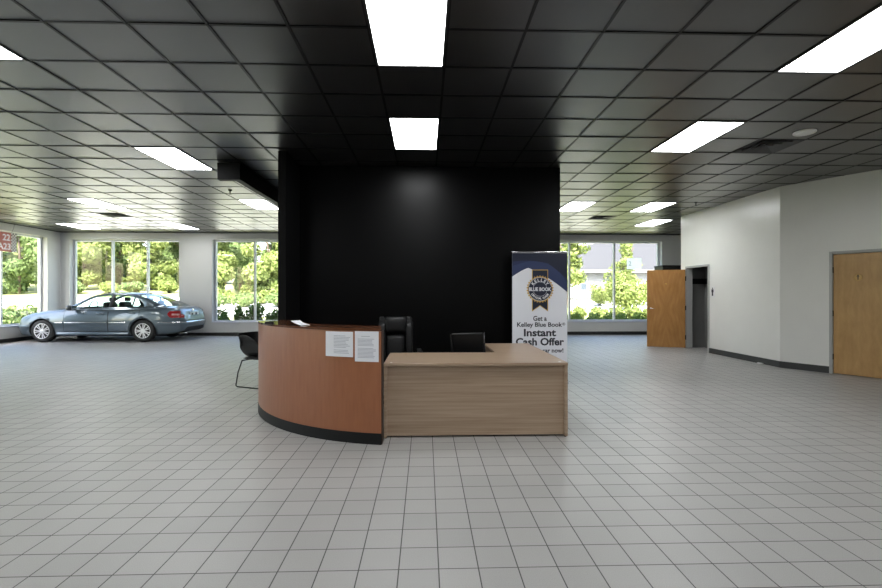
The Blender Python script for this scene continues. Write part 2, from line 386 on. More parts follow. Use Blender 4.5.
for kx in range(kx0, kx1 + 1):
    for ky in range(ky0, ky1 + 1):
        if (kx, ky) in skip: continue
        x0, x1 = max(gx(kx), XL), min(gx(kx + 1), XR); y0, y1 = max(gy(ky), YB), min(gy(ky + 1), YF)
        if x1 - x0 < .01 or y1 - y0 < .01: continue
        tx, ty = rng.gauss(0, .0011), rng.gauss(0, .0016)
        z = lambda sx, sy: CE + .004 + sx * tx + sy * ty
        ct.add([(x0, y0, z(-1, -1)), (x1, y0, z(1, -1)), (x1, y1, z(1, 1)), (x0, y1, z(-1, 1))], [(0, 3, 2, 1)], 0)
owner = {}
for n_, (kx, ky, lb) in enumerate(LIGHTS): owner[(kx, ky)] = owner[(kx, ky + 1)] = n_
for kx in range(kx0, kx1 + 1):
    for ky in range(ky0, ky1 + 1):
        x0, x1 = max(gx(kx), XL), min(gx(kx + 1), XR); y0, y1 = max(gy(ky), YB), min(gy(ky + 1), YF)
        if x1 - x0 < .01 or y1 - y0 < .01: continue
        o_ = owner.get((kx, ky))
        if x0 > XL: ct.box(x0 - .012, x0 + .012, y0, y1, CE - .002, CE + .02, 1)
        if y0 > YB and not (o_ is not None and owner.get((kx, ky - 1)) == o_): ct.box(x0, x1, y0 - .012, y0 + .012, CE - .002, CE + .02, 1)
# wall angle
ct.box(XL, XR, YF - .02, YF, CE - .008, CE + .02, 1).box(XL, XL + .02, YB, YF, CE - .008, CE + .02, 1)
cob = obj('ceiling', ct, [M_tile, M_tbar], fix=False); cob['kind'] = 'structure'

# ------------------------------------------------------------------ light fixtures, vents, ceiling devices
def fixture():
    t = thing('ceiling_light', 'x', 'light', group='recessed ceiling light panels')
    w_, l_ = P, 2 * P; i = .022
    fr = MB()
    fr.box(0, i, 0, l_, -.006, .02).box(w_ - i, w_, 0, l_, -.006, .02).box(i, w_ - i, 0, i, -.006, .02).box(i, w_ - i, l_ - i, l_, -.006, .02)
    fr.box(0, w_, 0, l_, .08, .085).box(0, .004, 0, l_, .02, .08).box(w_ - .004, w_, 0, l_, .02, .08).box(0, w_, 0, .004, .02, .08).box(0, w_, l_ - .004, l_, .02, .08)
    obj('frame', fr, M_fixframe, t)
    obj('diffuser', MB().box(i, w_ - i, i, l_ - i, .002, .006), M_panel, t)
    return t
f0 = fixture()
for i, (kx, ky, lb) in enumerate(LIGHTS):
    loc = (gx(kx), gy(ky), CE)
    lb = lb or 'ceiling light panel overhead behind the viewer, outside the picture'
    if i == 0: f0.location = loc; f0['label'] = lb
    else: dup(f0, loc, lb)
def vent(kx, ky, lb):
    t = thing('ceiling_vent', lb, 'vent', (gx(kx), gy(ky), CE))
    a = MB(); a.box(0.01, P - .01, 0.01, P - .01, .05, .055)
    obj('backing', a, M_blackpl, t)
    for k, q in enumerate((0.0, .085, .165, .235)):
        s = MB(); o_ = P / 2 - q - .012; i_ = o_ - .05; z0, z1 = (-.006, .03)
        ring = lambda h, z: [(P / 2 - h, P / 2 - h, z), (P / 2 + h, P / 2 - h, z), (P / 2 + h, P / 2 + h, z), (P / 2 - h, P / 2 + h, z)]
        s.grid([ring(o_, z0), ring(i_, z1), ring(i_, z1 + .006), ring(o_, z0 + .008), ring(o_, z0)], 0, False, True)
        obj('louvre', s, M_louvre, t)
for kx, ky, lb in VENTS: vent(kx, ky, lb)
def disc(x, y, r, lb, name, cat):
    t = thing(name, lb, cat, (x, y, CE))
    obj('housing', MB().lathe([(r, .004), (r, -.01), (r * .93, -.016), (r * .9, -.012)], 28), M_white, t)
    obj('grille', MB().lathe([(r * .9, -.011), (r * .5, -.017), (.01, -.018)], 28), M_white, t)
disc(4.80, 5.80, .125, 'round white ceiling speaker right of the square black vent', 'ceiling_speaker', 'speaker')
disc(-8.75, 11.75, .12, 'small round white disc on the far left ceiling above the car', 'ceiling_speaker', 'speaker')
def sprinkler(x, y, lb):
    t = thing('sprinkler_head', lb, 'sprinkler', (x, y, CE), group='fire sprinklers in the ceiling')
    obj('escutcheon', MB().lathe([(.04, .002), (.04, -.006), (.02, -.016)], 16), M_dkmetal, t)
    obj('nozzle', MB().lathe([(.012, -.012), (.012, -.05), (.006, -.055), (.006, -.08)], 10), M_dkmetal, t)
    obj('deflector', MB().lathe([(.028, -.08), (.028, -.084)], 12), M_dkmetal, t)
sprinkler(-3.86, 9.42, 'sprinkler head hanging below the ceiling left of the bulkhead')
sprinkler(6.04, 10.31, 'sprinkler head beside the top of the right white wall')


# ------------------------------------------------------------------ windows
def window(name, mapf, u0, u1, mull, lab):
    """mapf(u, d, z): u along the wall, d outwards from the inner wall face"""
    def bx(mb, ua, ub, da, db, za, zb):
        vs = [mapf(u, d, z) for z in (za, zb) for d in (da, db) for u in (ua, ub)]
        mb.add(vs, [(0, 2, 3, 1), (4, 5, 7, 6), (0, 1, 5, 4), (2, 6, 7, 3), (0, 4, 6, 2), (1, 3, 7, 5)])
    f = MB(); fwid = .07
    bx(f, u0, u0 + fwid, .17, .25, SILL, HEAD); bx(f, u1 - fwid, u1, .17, .25, SILL, HEAD)
    bx(f, u0 + fwid, u1 - fwid, .17, .25, SILL, SILL + .05); bx(f, u0 + fwid, u1 - fwid, .17, .25, HEAD - .05, HEAD)
    o = struct(name, f, M_alu, label=lab)
    s = MB(); bx(s, u0 - .03, u1 + .03, -.025, .17, SILL - .02, SILL + .006); obj('window_sill', s, M_alu, o)
    us = [u0 + fwid] + list(mull) + [u1 - fwid]
    for q in mull:
        s = MB(); bx(s, q - .03, q + .03, .165, .255, SILL + .05, HEAD - .05); obj('mullion', s, M_alu, o)
    for i in range(len(us) - 1):
        a = us[i] + (.03 if i else 0); b = us[i + 1] - (.03 if i < len(us) - 2 else 0)
        s = MB(); vs = [mapf(a, .21, SILL + .05), mapf(b, .21, SILL + .05), mapf(b, .21, HEAD - .05), mapf(a, .21, HEAD - .05)]
        s.add(vs, [(0, 1, 2, 3)]); obj('glass_pane', s, M_glass, o)
    return o
farm = lambda u, d, z: (u, YF + d, z)
leftm = lambda u, d, z: (XL - d, u, z)
window('window_1', farm, *W1, (-10.53, -9.37), 'three-pane window behind the parked car')
window('window_2', farm, *W2, (-5.80, -4.65), 'window just left of the black wall')
window('window_3', farm, *W3, (5.0, 6.58), 'window showing the white house, right of the banner')
window('window_4', leftm, *WL1, (12.75, 14.02), 'window in the left wall by the car bonnet')
window('added_window_5', leftm, *WL2, (6.5, 7.8), None)  # this and the next are unseen, put in for light from the side
window('added_window_6', leftm, *WL3, (0, 1.4), None)

# ------------------------------------------------------------------ doors
# 1: bookmatched door standing open
th = math.atan2(12.27 - 11.97, 5.87 - 6.74)
hg = Vector((XW - .03, 11.96, 0))
# local x runs from the free edge (0) to the hinge (0.91)
DW, DH = .91, 2.03
M1 = Matrix.Translation(hg) @ Matrix.Rotation(th, 4, 'Z') @ Matrix.Rotation(PI, 4, 'Z') @ Matrix.Translation((-DW, 0, 0))
d1 = struct('door_1', MB().box(0, DW, -.022, .022, .012, DH), M_book, label='bookmatched wooden door standing wide open')
d1.matrix_world = M1
def lever(par, x, z, side, dirx):
    h = MB(); h.lathe([(.026, 0), (.026, side * .012), (.012, side * .014), (.010, side * .055)], 16, axis='y', M=Matrix.Translation((x, side * .022, z)))
    h.tube([(x, side * .072, z), (x + dirx * .05, side * .074, z), (x + dirx * .12, side * .072, z - .004)], [.010, .009, .007], 8)
    return obj('door_handle', h, M_chrome, par)
lever(d1, .065, 1.02, -1, 1)
obj('door_knob_plate', MB().lathe([(.028, 0), (.028, -.012), (.012, -.016)], 16, axis='y', M=Matrix.Translation((.455, -.022, 1.66))), mat('brass', (.55, .33, .1), .3, metal=.7), d1)
for z in (.28, 1.04, 1.80):
    obj('hinge', MB().box(DW - .005, DW + .03, -.03, .02, z - .055, z + .055).tube([(DW + .012, -.032, z - .06), (DW + .012, -.032, z + .06)], .010, 8), M_dkmetal, d1)
jm = MB().box(XW - .02, XW + .14, DO[1] - .012, DO[1] + .04, 0, 2.11).box(XW - .02, XW + .14, DO[0] - .04, DO[0] + .012, 0, 2.11).box(XW - .02, XW + .14, DO[0] + .012, DO[1] - .012, 2.068, 2.11)
struct('trim_2', jm, M_jamb, label='grey metal frame of the open restroom doorway')
# dark band on the restroom wall
ob = struct('trim_3', MB().box(XW + .52, XW + .548, YC + .7, 12.045, 1.66, 1.80).box(XW + .125, XW + .548, 12.045, 12.069, 1.66, 1.80), M_blackpl, label='black band on the wall inside the doorway')
# 2: closed door in the slanted wall
A2 = math.atan2(ang[1], ang[0])
M2 = Matrix.Translation((*dg(DU[0] + .015), 0)) @ Matrix.Rotation(A2, 4, 'Z')
w2 = DU[1] - DU[0] - .03
d2 = struct('door_2', MB().box(0, w2, .0, .045, .012, 2.09), M_birch, label='closed pale birch door in the slanted wall'); d2.matrix_world = M2
for z in (.30, 1.06, 1.82):
    obj('hinge', MB().tube([(-.004, -.008, z - .05), (-.004, -.008, z + .05)], .009, 8).box(-.012, .004, -.004, .006, z - .05, z + .05), M_dkmetal, d2)
sg = obj('restroom_symbol', MB().lathe([(.062, 0), (.062, -.006), (.055, -.008)], 28, axis='y', M=Matrix.Translation((.34, 0, 1.68))), mat('brass_plate', (.50, .31, .11), .35, metal=.3), d2)
pg = MB().lathe([(.011, -.0085), (.011, -.010)], 12, axis='y', M=Matrix.Translation((.34, 0, 1.715)))
pg.poly([(.322, 1.70), (.358, 1.70), (.358, 1.69), (.346, 1.69), (.346, 1.642), (.334, 1.642), (.334, 1.69), (.322, 1.69)], -.0085, -.010)
obj('figure', pg, M_inkdk, sg)
lever(d2, w2 - .07, 1.02, -1, -1)
jm = MB().box(DU[0] - .04, DU[0] + .008, -.02, .14, 0, 2.145).box(DU[1] - .01, DU[1] + .06, -.02, .14, 0, 2.145).box(DU[0] + .01, DU[1] - .01, -.02, .14, 2.10, 2.145)
j2 = struct('trim_4', jm, M_jamb, label='pale grey metal frame of the closed birch door'); j2.matrix_world = Matrix.Translation((XW, YC, 0)) @ Matrix.Rotation(A2, 4, 'Z')
# restroom sign
rs = thing('restroom_sign', 'small white restroom sign with a dark figure beside the open doorway', 'sign', (XW, 10.83, 1.45))
obj('plate', MB().rbox(-.008, -.001, -.085, .085, -.13, .13, .002, 1), M_white, rs)
fg = MB()
Mx = Matrix.Translation((-.009, 0, 0)) @ Matrix.Rotation(-PI / 2, 4, 'Z')
fg.lathe([(.018, 0), (.018, .002)], 14, axis='y', M=Mx @ Matrix.Translation((0, 0, .082)))
fg.poly([(-.04, .06), (.04, .06), (.04, -.01), (.026, -.01), (.026, -.095), (-.026, -.095), (-.026, -.01), (-.04, -.01)], 0, .002, M=Mx)
obj('figure', fg, M_inkdk, rs)
# dark partition glimpsed over the open door
cb = thing('tall_cabinet', 'tall dark cabinet showing only above the open wooden door', 'cabinet', (8.15, 15.2, 0))
obj('body', MB().box(-.36, .80, 0, .55, .06, 2.30), M_slate, cb)
obj('plinth', MB().box(-.33, .77, .04, .52, 0, .06), M_blackpl, cb)
obj('top', MB().rbox(-.38, .82, -.02, .56, 2.30, 2.345, .008, 1), M_slate, cb)
for x in (-.35, .23): obj('door', MB().rbox(x, x + .56, -.018, 0, .09, 2.27, .004, 1), M_slate, cb)

# ================================================================== RECEPTION
# curved cherry counter
CC = Vector((-.055, 6.42)); CR_ = 2.075
A0, A1 = R(279.8), R(199.5)
A0 = math.pi + math.acos(min(1, (0.40 - .055 + .0) / CR_)) if False else -PI + math.acos((.40 - .055) / CR_)  # front right end at x=-0.40
A1 = -PI + R(20)
def arc(r, n=40, a0=None, a1=None):
    a0 = A0 if a0 is None else a0; a1 = A1 if a1 is None else a1
    return [(CC.x + r * math.cos(a0 + (a1 - a0) * i / n), CC.y + r * math.sin(a0 + (a1 - a0) * i / n)) for i in range(n + 1)]
def arcwall(mb, r0, r1, z0, z1, n=40, a0=None, a1=None, m=0):
    e = lambda r, x: -PI + math.acos((CC.x - x) / r)
    o_, i_ = arc(r1, n, e(r1, -.41), a1), arc(r0, n, e(r0, -.41 - .10 * (r1 - r0)), a1)
    rows = [[(*p, z0) for p in o_], [(*p, z1) for p in o_], [(*p, z1) for p in i_], [(*p, z0) for p in i_], [(*p, z0) for p in o_]]
    mb.grid(rows, m, False)
    for k in (0, n): mb.add([(*o_[k], z0), (*o_[k], z1), (*i_[k], z1), (*i_[k], z0)], [(0, 1, 2, 3)], m)
    return mb
rc = thing('reception_counter', 'curved cherry wood reception counter with black kick base', 'counter', (0, 0, 0))
CT = 1.078
def smooth_arc(o):
    for p in o.data.polygons: p.use_smooth = abs(p.normal.z) < .3
fp = obj('front_panel', arcwall(MB(), CR_ - .03, CR_, .105, CT - .024), M_cherry, rc); 
obj('kick_base', arcwall(MB(), CR_ - .05, CR_ + .004, 0, .105), mat('kick_black', (.0045, .0045, .005), .5, spec=.3), rc)
obj('ledge_top', arcwall(MB(), CR_ - .36, CR_ + .006, CT - .022, CT), wood('cherry_top_darkened', (0.10, 0.036, 0.016), (0.13, 0.05, 0.024), (6, 6, 2), 0.035, wscale=2), rc)  # cherry darkened to stand for the black wall mirrored in it
obj('work_surface', arcwall(MB(), CR_ - .75, CR_ - .032, .70, .73), M_cherry, rc)
ep = MB(); a, b = (-.42, arc(CR_ - .032)[0][1]), (-.49, arc(CR_ - .72)[0][1])
ep.prism([a, b, (b[0] - .03, b[1]), (a[0] - .03, a[1])], 0, .70)
obj('end_panel', ep, M_cherry, rc)
a, b = (-.42, arc(CR_ - .032)[0][1]), (-.46, arc(CR_ - .35)[0][1])
obj('ledge_support', MB().prism([a, b, (b[0] - .025, b[1]), (a[0] - .025, a[1])], .73, CT - .022), M_cherry, rc)
ep = MB(); aa = arc(CR_ - .032); a, b = aa[-1], arc(CR_ - .72)[-1]
ep.prism([a, b, (b[0] + .02, b[1] - .025), (a[0] + .02, a[1] - .025)], 0, .70)
obj('end_panel', ep, M_cherry, rc)
obj('edge_panel', MB().box(-.412, -.402, 4.385, 4.535, 0, CT - .024), mat('shaded_cherry_edge', (0.03, 0.015, 0.010), 0.5), rc)  # dark strip filling the gap to the desk, shade put in its colour
# two paper notices taped on the counter front
def notice(px0, px1, z0, z1, lb, land):
    def pt(x, off=0.0):
        t_ = math.asin((x - CC.x) / (CR_ + off)); return (CC.x + (CR_ + off) * math.sin(t_), CC.y - (CR_ + off) * math.cos(t_))
    n = 8; t = thing('paper_notice', lb, 'notice', (*pt((px0 + px1) / 2, .002), z0)); L0 = Vector(t.location)
    def strip(xa, xb, za, zb, o1, o2, mb):
        f = [(*pt(xa + (xb - xa) * i / n, o2), 0) for i in range(n + 1)]; bk_ = [(*pt(xa + (xb - xa) * i / n, o1), 0) for i in range(n + 1)]
        q = lambda L, z: [Vector((p[0], p[1], z)) - L0 for p in L]
        mb.grid([q(bk_, za), q(f, za), q(f, zb), q(bk_, zb)], 0, False); return mb
    obj('sheet', strip(px0, px1, z0, z1, .001, .003, MB()), M_paper, t)
    rg = random.Random(int(z0 * 1000)); W_ = px1 - px0; H_ = z1 - z0
    tx = MB(); x0 = px0 + W_ * (.30 if land else .12); x1 = px1 - W_ * (.10 if land else .10); nn = 13 if land else 17
    for k in range(nn):
        if (land and k in (9,)) or (not land and k in (1, 8)): continue
        z = z1 - H_ * (.16 + .74 * k / nn)
        xa = x0 + (W_ * .15 if (not land and k == 0) else 0); xb = x1 - rg.random() * W_ * .18 - (W_ * .25 if k == 0 and not land else 0)
        strip(xa, xb, z - .0042, z, .003, .0036, tx)
    obj('printed_text', tx, M_ink, t)
    return t
notice(-.958, -.680, .806, 1.044, 'landscape paper notice taped on the cherry counter, left of the pair', True)
notice(-.662, -.434, .768, 1.052, 'taller portrait paper notice taped at the right end of the cherry counter', False)
# things on the ledge
pp = MB(); M = Matrix.Translation((-1.29, 4.90, CT)) @ Matrix.Rotation(R(-35), 4, 'Z') @ Matrix.Diagonal((.58, .58, 1, 1))
pp.grid([[(-.14, -.10, .045), (-.05, -.1, .022), (.14, -.1, .002)], [(-.14, .10, .045), (-.05, .1, .022), (.14, .1, .002)]], 0, True, False, M).grid([[(-.14, -.10, .047), (-.05, -.1, .024), (.14, -.1, .004)], [(-.14, .10, .047), (-.05, .1, .024), (.14, .1, .004)]], 0, True, False, M)
tag(obj('paper_sheet', pp, M_paper), 'white curling sheet of paper lying on the counter ledge', 'paper')
bxo = obj('black_clip', MB().rbox(-.045, .045, -.03, .03, 0, .03, .008, 2), M_blackpl); bxo.location = (-1.66, 5.06, CT); tag(bxo, 'small black object on the left end of the counter ledge', 'clip')

# grey oak L-shaped desk
dk = thing('reception_desk', 'L-shaped grey oak desk beside the curved counter', 'desk', (0, 0, 0))
DT = .73; dx0, dx1, dy0, dy1 = -.404, 1.392, 4.545, 5.38; ry1 = 6.36; rx0 = .80
obj('desk_top', MB().rbox(dx0, dx1, dy0, dy1, DT - .028, DT, .002, 1), M_oaktop, dk)
obj('return_top', MB().rbox(rx0, dx1, dy1, ry1, DT - .028, DT, .002, 1), M_oaktop, dk)
for x in (dx0 + .003, dx1 - .031): obj('side_panel', MB().box(x, x + .028, dy0 + .004, dy1 - .02, .012, DT - .028), M_oak, dk)
obj('front_panel', MB().box(dx0 + .031, dx1 - .031, dy0 + .045, dy0 + .063, .018, DT - .028), M_oak, dk)
obj('return_side_panel', MB().box(dx1 - .031, dx1 - .003, dy1, ry1 - .004, .012, DT - .028), M_oak, dk)
obj('return_end_panel', MB().box(rx0 + .003, dx1 - .031, ry1 - .034, ry1 - .006, .012, DT - .028), M_oak, dk)
for x, y in ((dx0 + .017, dy0 + .04), (dx1 - .017, dy0 + .04), (dx1 - .017, ry1 - .06), (rx0 + .02, ry1 - .02), (dx0 + .017, dy1 - .06)):
    obj('foot', MB().lathe([(.013, 0), (.013, .012)], 12, M=Matrix.Translation((x, y, 0))), M_blackpl, dk)
for x in (dx0 + .07, dx1 - .07):
    obj('fitting', MB().lathe([(.012, 0), (.012, .004)], 12, M=Matrix.Translation((x, dy0 + .05, DT))), M_white, dk)

# leather office chair behind the desk, facing the viewer
def star_base(t, r, h0, h1):
    obj('gas_column', MB().lathe([(.03, h0), (.03, h0 + .12), (.02, h0 + .13), (.02, h1)], 14), M_dkmetal, t)
    for k in range(5):
        a = 2 * PI * k / 5 + .3; c, s_ = math.cos(a), math.sin(a)
        lg = obj('base_leg', MB().tube([(0, 0, h0 + .02), (c * r * .5, s_ * r * .5, h0 + .005), (c * r, s_ * r, h0 - .02)], [.03, .024, .016], 8), M_blackpl, t)
        obj('caster', MB().lathe([(.028, -.02), (.028, .02)], 14, axis='y', M=Matrix.Translation((c * r, s_ * r, .028)) @ Matrix.Rotation(a, 4, 'Z')), M_blackpl, lg)
def pad(w, h, d, nx=10, ny=10, p=0.35):
    """pillow facing -y, centred"""
    rows = []
    for side in (-1, 1):
        rr_ = []
        for j in range(ny + 1):
            v = -1 + 2 * j / ny; row = []
            for i in range(nx + 1):
                u = -1 + 2 * i / nx
                q = max(0, (1 - abs(u) ** 3.2)) ** p * max(0, (1 - abs(v) ** 3.2)) ** p
                row.append((u * w / 2, side * d / 2 * q, v * h / 2))
            rr_.append(row)
        rows.append(rr_)
    mb = MB(); mb.grid(rows[0]); mb.grid(rows[1])
    return mb
def padded(w, h, d, M): 
    mb = pad(w, h, d); mb.v = [tuple(M @ Vector(p)) for p in mb.v]; return mb
oc = thing('office_chair', 'black leather high-back office chair behind the desk, next to the counter', 'chair', (-.375, 5.95, 0), R(4))
star_base(oc, .30, .09, .43)
obj('seat', padded(.52, .50, .11, Matrix.Translation((0, -.05, .48)) @ Matrix.Rotation(R(90), 4, 'X')), M_leather, oc)
MT = Matrix.Translation((0, .20, .80)) @ Matrix.Rotation(R(-9), 4, 'X')
obj('backrest', MB().rbox(-.215, .215, .0, .05, -.32, .31, .024, 3, M=MT), M_leather, oc)
obj('headrest_pad', padded(.30, .22, .11, MT @ Matrix.Translation((0, -.02, .195))), M_leather, oc)
obj('lumbar_pad', padded(.26, .36, .09, MT @ Matrix.Translation((0, -.015, -.10))), M_leather, oc)
for s_ in (-1, 1):
    obj('side_bolster', padded(.10, .56, .11, MT @ Matrix.Translation((s_ * .175, -.02, -.04))), M_leather, oc)
    ar = obj('armrest', MB().tube([(s_ * .27, .17, .50), (s_ * .30, .12, .66), (s_ * .30, -.18, .665), (s_ * .27, -.2, .48)], .016, 8), M_blackpl, oc)
    obj('arm_pad', MB().rbox(s_ * .30 - .03, s_ * .30 + .03, -.18, .12, .675, .70, .01, 2), M_leather, ar)
# low task chair
tc_ = thing('task_chair', 'low-back black task chair behind the desk, beside the desk return', 'chair', (.565, 5.86, 0), R(166))
star_base(tc_, .27, .09, .40)
obj('seat', MB().rbox(-.22, .22, -.24, .20, .42, .48, .025, 3), M_leather, tc_)
MTT = Matrix.Translation((0, .20, .76)) @ Matrix.Rotation(R(-10), 4, 'X') @ Matrix.Rotation(R(3), 4, 'Y')
obj('backrest', MB().rbox(-.19, .19, -.02, .02, -.20, .175, .018, 3, M=MTT), M_leather, tc_)
M_satin = mat('satin_black_frame', (.03, .03, .032), .25)
for q in (-.205, .19): obj('back_frame', MB().rbox(q, q + .015, -.026, .026, -.20, .17, .005, 2, M=MTT), M_satin, tc_)
obj('back_stem', MB().tube([(0, .12, .44), (0, .27, .45), (0, .27, .62)], .018, 8), M_dkmetal, tc_)
for s_ in (-1, 1):
    ar = obj('armrest', MB().tube([(s_ * .17, 0, .44), (s_ * .215, 0, .46), (s_ * .215, 0, .62)], .016, 8), M_blackpl, tc_)
    obj('arm_pad', MB().rbox(s_ * .215 - .025, s_ * .215 + .025, -.13, .13, .62, .65, .012, 2), M_blackpl, ar)
# black bucket chair left of the counter
vc = thing('visitor_chair', 'black bucket chair on a metal sled base behind the left side of the counter', 'chair', (-2.54, 7.28, 0), R(66))
rows = []
prof = [(-.24, .445), (-.18, .43), (0, .415), (.14, .42), (.225, .465), (.262, .55), (.272, .66), (.276, .76), (.278, .81)]   # (y, z), back towards +y
hw = [.20, .225, .24, .245, .25, .25, .245, .235, .22]
side = [.08, .28, .42, .43, .40, .28, .20, .12, .08]   # how far the shell wraps forward/up at the sides
for (y, z), h, sd in zip(prof, hw, side):
    row = []
    for i in range(13):
        u = -1 + 2 * i / 12; q = abs(u) ** 3
        back = min(1, max(0, (z - .42) / .2)) if y > .1 else 0
        row.append((u * h, y - q * sd * .75 * back, z + q * sd * (1 - back) * .9))
    rows.append(row)
shell = MB().grid(rows); so = obj('shell', shell, M_blackpl, vc)
md = so.modifiers.new('thick', 'SOLIDIFY'); md.thickness = .014; md2 = so.modifiers.new('sub', 'SUBSURF'); md2.levels = 1; md2.render_levels = 2
obj('seat_pad', padded(.38, .36, .05, Matrix.Translation((0, -.04, .435)) @ Matrix.Rotation(R(90), 4, 'X')), M_leather, vc)
for s_ in (-1, 1):
    obj('leg', MB().tube([(s_ * .20, -.19, .42), (s_ * .235, -.22, .22), (s_ * .24, -.235, .03), (s_ * .24, -.22, .012), (s_ * .24, .20, .012), (s_ * .24, .225, .03), (s_ * .225, .20, .22), (s_ * .19, .15, .41)], .0095, 8), M_dkmetal, vc)
obj('crossbar', MB().tube([(-.205, -.19, .40), (.205, -.19, .40)], .009, 8).tube([(-.195, .15, .40), (.195, .15, .40)], .009, 8), M_dkmetal, vc)

# ------------------------------------------------------------------ roll-up banner
bn = thing('rollup_banner', 'white and navy roll-up banner stand beside the black wall', 'banner', (1.335, 7.20, 0))
BW, BH = .855, 2.06
obj('base', MB().rbox(-.0, BW, -.09, .09, .015, .085, .02, 3), M_chrome, bn)
for x in (.12, BW - .12): obj('foot', MB().rbox(x - .03, x + .03, -.17, .17, 0, .015, .005, 1), M_dkmetal, bn)
obj('pole', MB().tube([(BW / 2, .05, .08), (BW / 2, .03, BH - .02)], .012, 10), M_chrome, bn)
obj('top_rail', MB().rbox(-.004, BW + .004, -.012, .014, BH - .03, BH, .005, 2), M_chrome, bn)
sh = MB().box(0, BW, -.002, .002, .08, BH - .02, 0)
obj('graphic_sheet', sh, M_banner, bn)
FY_ = -.003
def flatpoly(pts, y, mb, m=0): mb.poly(pts, y, y + .0008, m)
T_ = BH - .032
def curve(p0, p1, p2, n=14):
    return [((1 - t) ** 2 * p0[0] + 2 * t * (1 - t) * p1[0] + t * t * p2[0], (1 - t) ** 2 * p0[1] + 2 * t * (1 - t) * p1[1] + t * t * p2[1]) for t in [i / n for i in range(n + 1)]]
wv = MB()
flatpoly([(0, T_), (0, T_ - .36)] + curve((.0, T_ - .36), (.16, T_ - .25), (.25, T_ - .225)) + curve((.25, T_ - .225), (.55, T_ - .34), (BW, T_ - .60)) + [(BW, T_)], FY_, wv, 0)
flatpoly([(.0, T_ - .2)] + curve((0, T_ - .2), (.25, T_ - .11), (.40, T_ - .10)) + curve((.40, T_ - .10), (.70, T_ - .18), (BW, T_ - .46))[1:] + curve((BW, T_ - .59), (.55, T_ - .34), (.25, T_ - .222)) + curve((.25, T_ - .222), (.16, T_ - .25), (0, T_ - .355))[1:], FY_ - .001, wv, 1)
flatpoly([(0, T_), (0, T_ - .13)] + curve((0, T_ - .13), (.3, T_ - .09), (.56, T_ - .16)) + curve((.56, T_ - .16), (.70, T_ - .26), (BW, T_ - .40))[1:] + [(BW, T_)], FY_ - .002, wv, 2)
obj('wave_print', wv, [M_navy, M_navy2, M_navy3], bn)
# emblem
EX, EZ = .43, BH - .585
em = MB()
em_y = FY_ - .004
def circ(r, n=48): return [(EX + r * math.cos(2 * PI * i / n), EZ + r * math.sin(2 * PI * i / n)) for i in range(n)]
rb = .125
flatpoly([(EX - rb, EZ + .30), (EX + rb, EZ + .30), (EX + rb, EZ - .345), (EX, EZ - .26), (EX - rb, EZ - .345)], em_y, em, 1)
k = .010
flatpoly([(EX - rb + k, EZ + .29), (EX + rb - k, EZ + .29), (EX + rb - k, EZ - .325), (EX, EZ - .247), (EX - rb + k, EZ - .325)], em_y - .001, em, 0)
flatpoly([(EX + (.215 if i % 2 else .190) * math.cos(2 * PI * i / 60), EZ + (.215 if i % 2 else .190) * math.sin(2 * PI * i / 60)) for i in range(60)], em_y - .002, em, 1)
flatpoly(circ(.183), em_y - .003, em, 2)
flatpoly(circ(.178), em_y - .004, em, 0)
flatpoly(circ(.112), em_y - .005, em, 2); flatpoly(circ(.108), em_y - .006, em, 0)
flatpoly([(EX - .182, EZ - .036), (EX + .182, EZ - .036), (EX + .182, EZ + .036), (EX - .182, EZ + .036)], em_y - .007, em, 3)
obj('emblem', em, [M_navy3, M_gold, M_banner, mat('emblem_band', (.015, .02, .05), .4)], bn)
def text_mesh(s, size, off=0.0, ext=.0006, spacing=1.0, sx=1.0):
    cu = bpy.data.curves.new('t', 'FONT'); cu.body = s; cu.size = size; cu.offset = off; cu.extrude = ext; cu.align_x = 'CENTER'; cu.space_character = spacing; cu.resolution_u = 3
    o = bpy.data.objects.new('t', cu); C.objects.link(o); bpy.context.view_layer.update()
    me = bpy.data.meshes.new_from_object(o.evaluated_get(bpy.context.evaluated_depsgraph_get()))
    bpy.data.objects.remove(o); bpy.data.curves.remove(cu)
    return me
def lettering(parent, s, x, y, z, size, m, off=0, spacing=1.0, sx=1.0, rot=0.0, name='lettering', width=None):
    me = text_mesh(s, size, off, spacing=spacing)
    if width:
        xs = [v.co.x for v in me.vertices]; sx = width / (max(xs) - min(xs))
        cx_ = (max(xs) + min(xs)) / 2
        me.transform(Matrix.Translation((-cx_, 0, 0)))
    me.transform(Matrix.Translation((x, y, z)) @ Matrix.Rotation(rot, 4, 'Y') @ Matrix.Rotation(PI / 2, 4, 'X') @ Matrix.Diagonal((sx, 1, 1, 1)))
    me.name = name
    return obj(name, me, m, parent)
def merge_letters(parent, parts, m, name):
    bm = bmesh.new()
    for me in parts: bm.from_mesh(me)
    me = bpy.data.meshes.new(name); bm.to_mesh(me); bm.free()
    return obj(name, me, m, parent)
M_whiteprint = mat('white_print', (.82, .83, .86), .4)
lettering(bn, 'BLUE BOOK', EX, em_y - .0085, EZ - .027, .075, M_whiteprint, off=.0022, width=.345)
def arctext(s, r, a_mid, step, size, flip, name):
    ps = []
    for i, ch in enumerate(s):
        a = a_mid - (i - (len(s) - 1) / 2) * step * (1 if not flip else -1)
        me = text_mesh(ch, size, off=.0016)
        x, z = EX + r * math.cos(a), EZ + r * math.sin(a)
        ro = (PI / 2 - a) if not flip else (-PI / 2 - a)
        me.transform(Matrix.Translation((x, em_y - .0065, z)) @ Matrix.Rotation(ro, 4, 'Y') @ Matrix.Rotation(PI / 2, 4, 'X')); ps.append(me)
    merge_letters(bn, ps, M_whiteprint, name)
arctext('KELLEY', .118, PI / 2, .36, .068, False, 'lettering')
arctext('OFFICIAL GUIDE', .158, -PI / 2, .150, .042, True, 'lettering')
tz = lambda py: 1.40 - (py - 293.7) / 470 * 7.2
lettering(bn, 'Get a', .43, -.004, tz(320.6), .105, M_inkdk, off=.0022, width=.21)
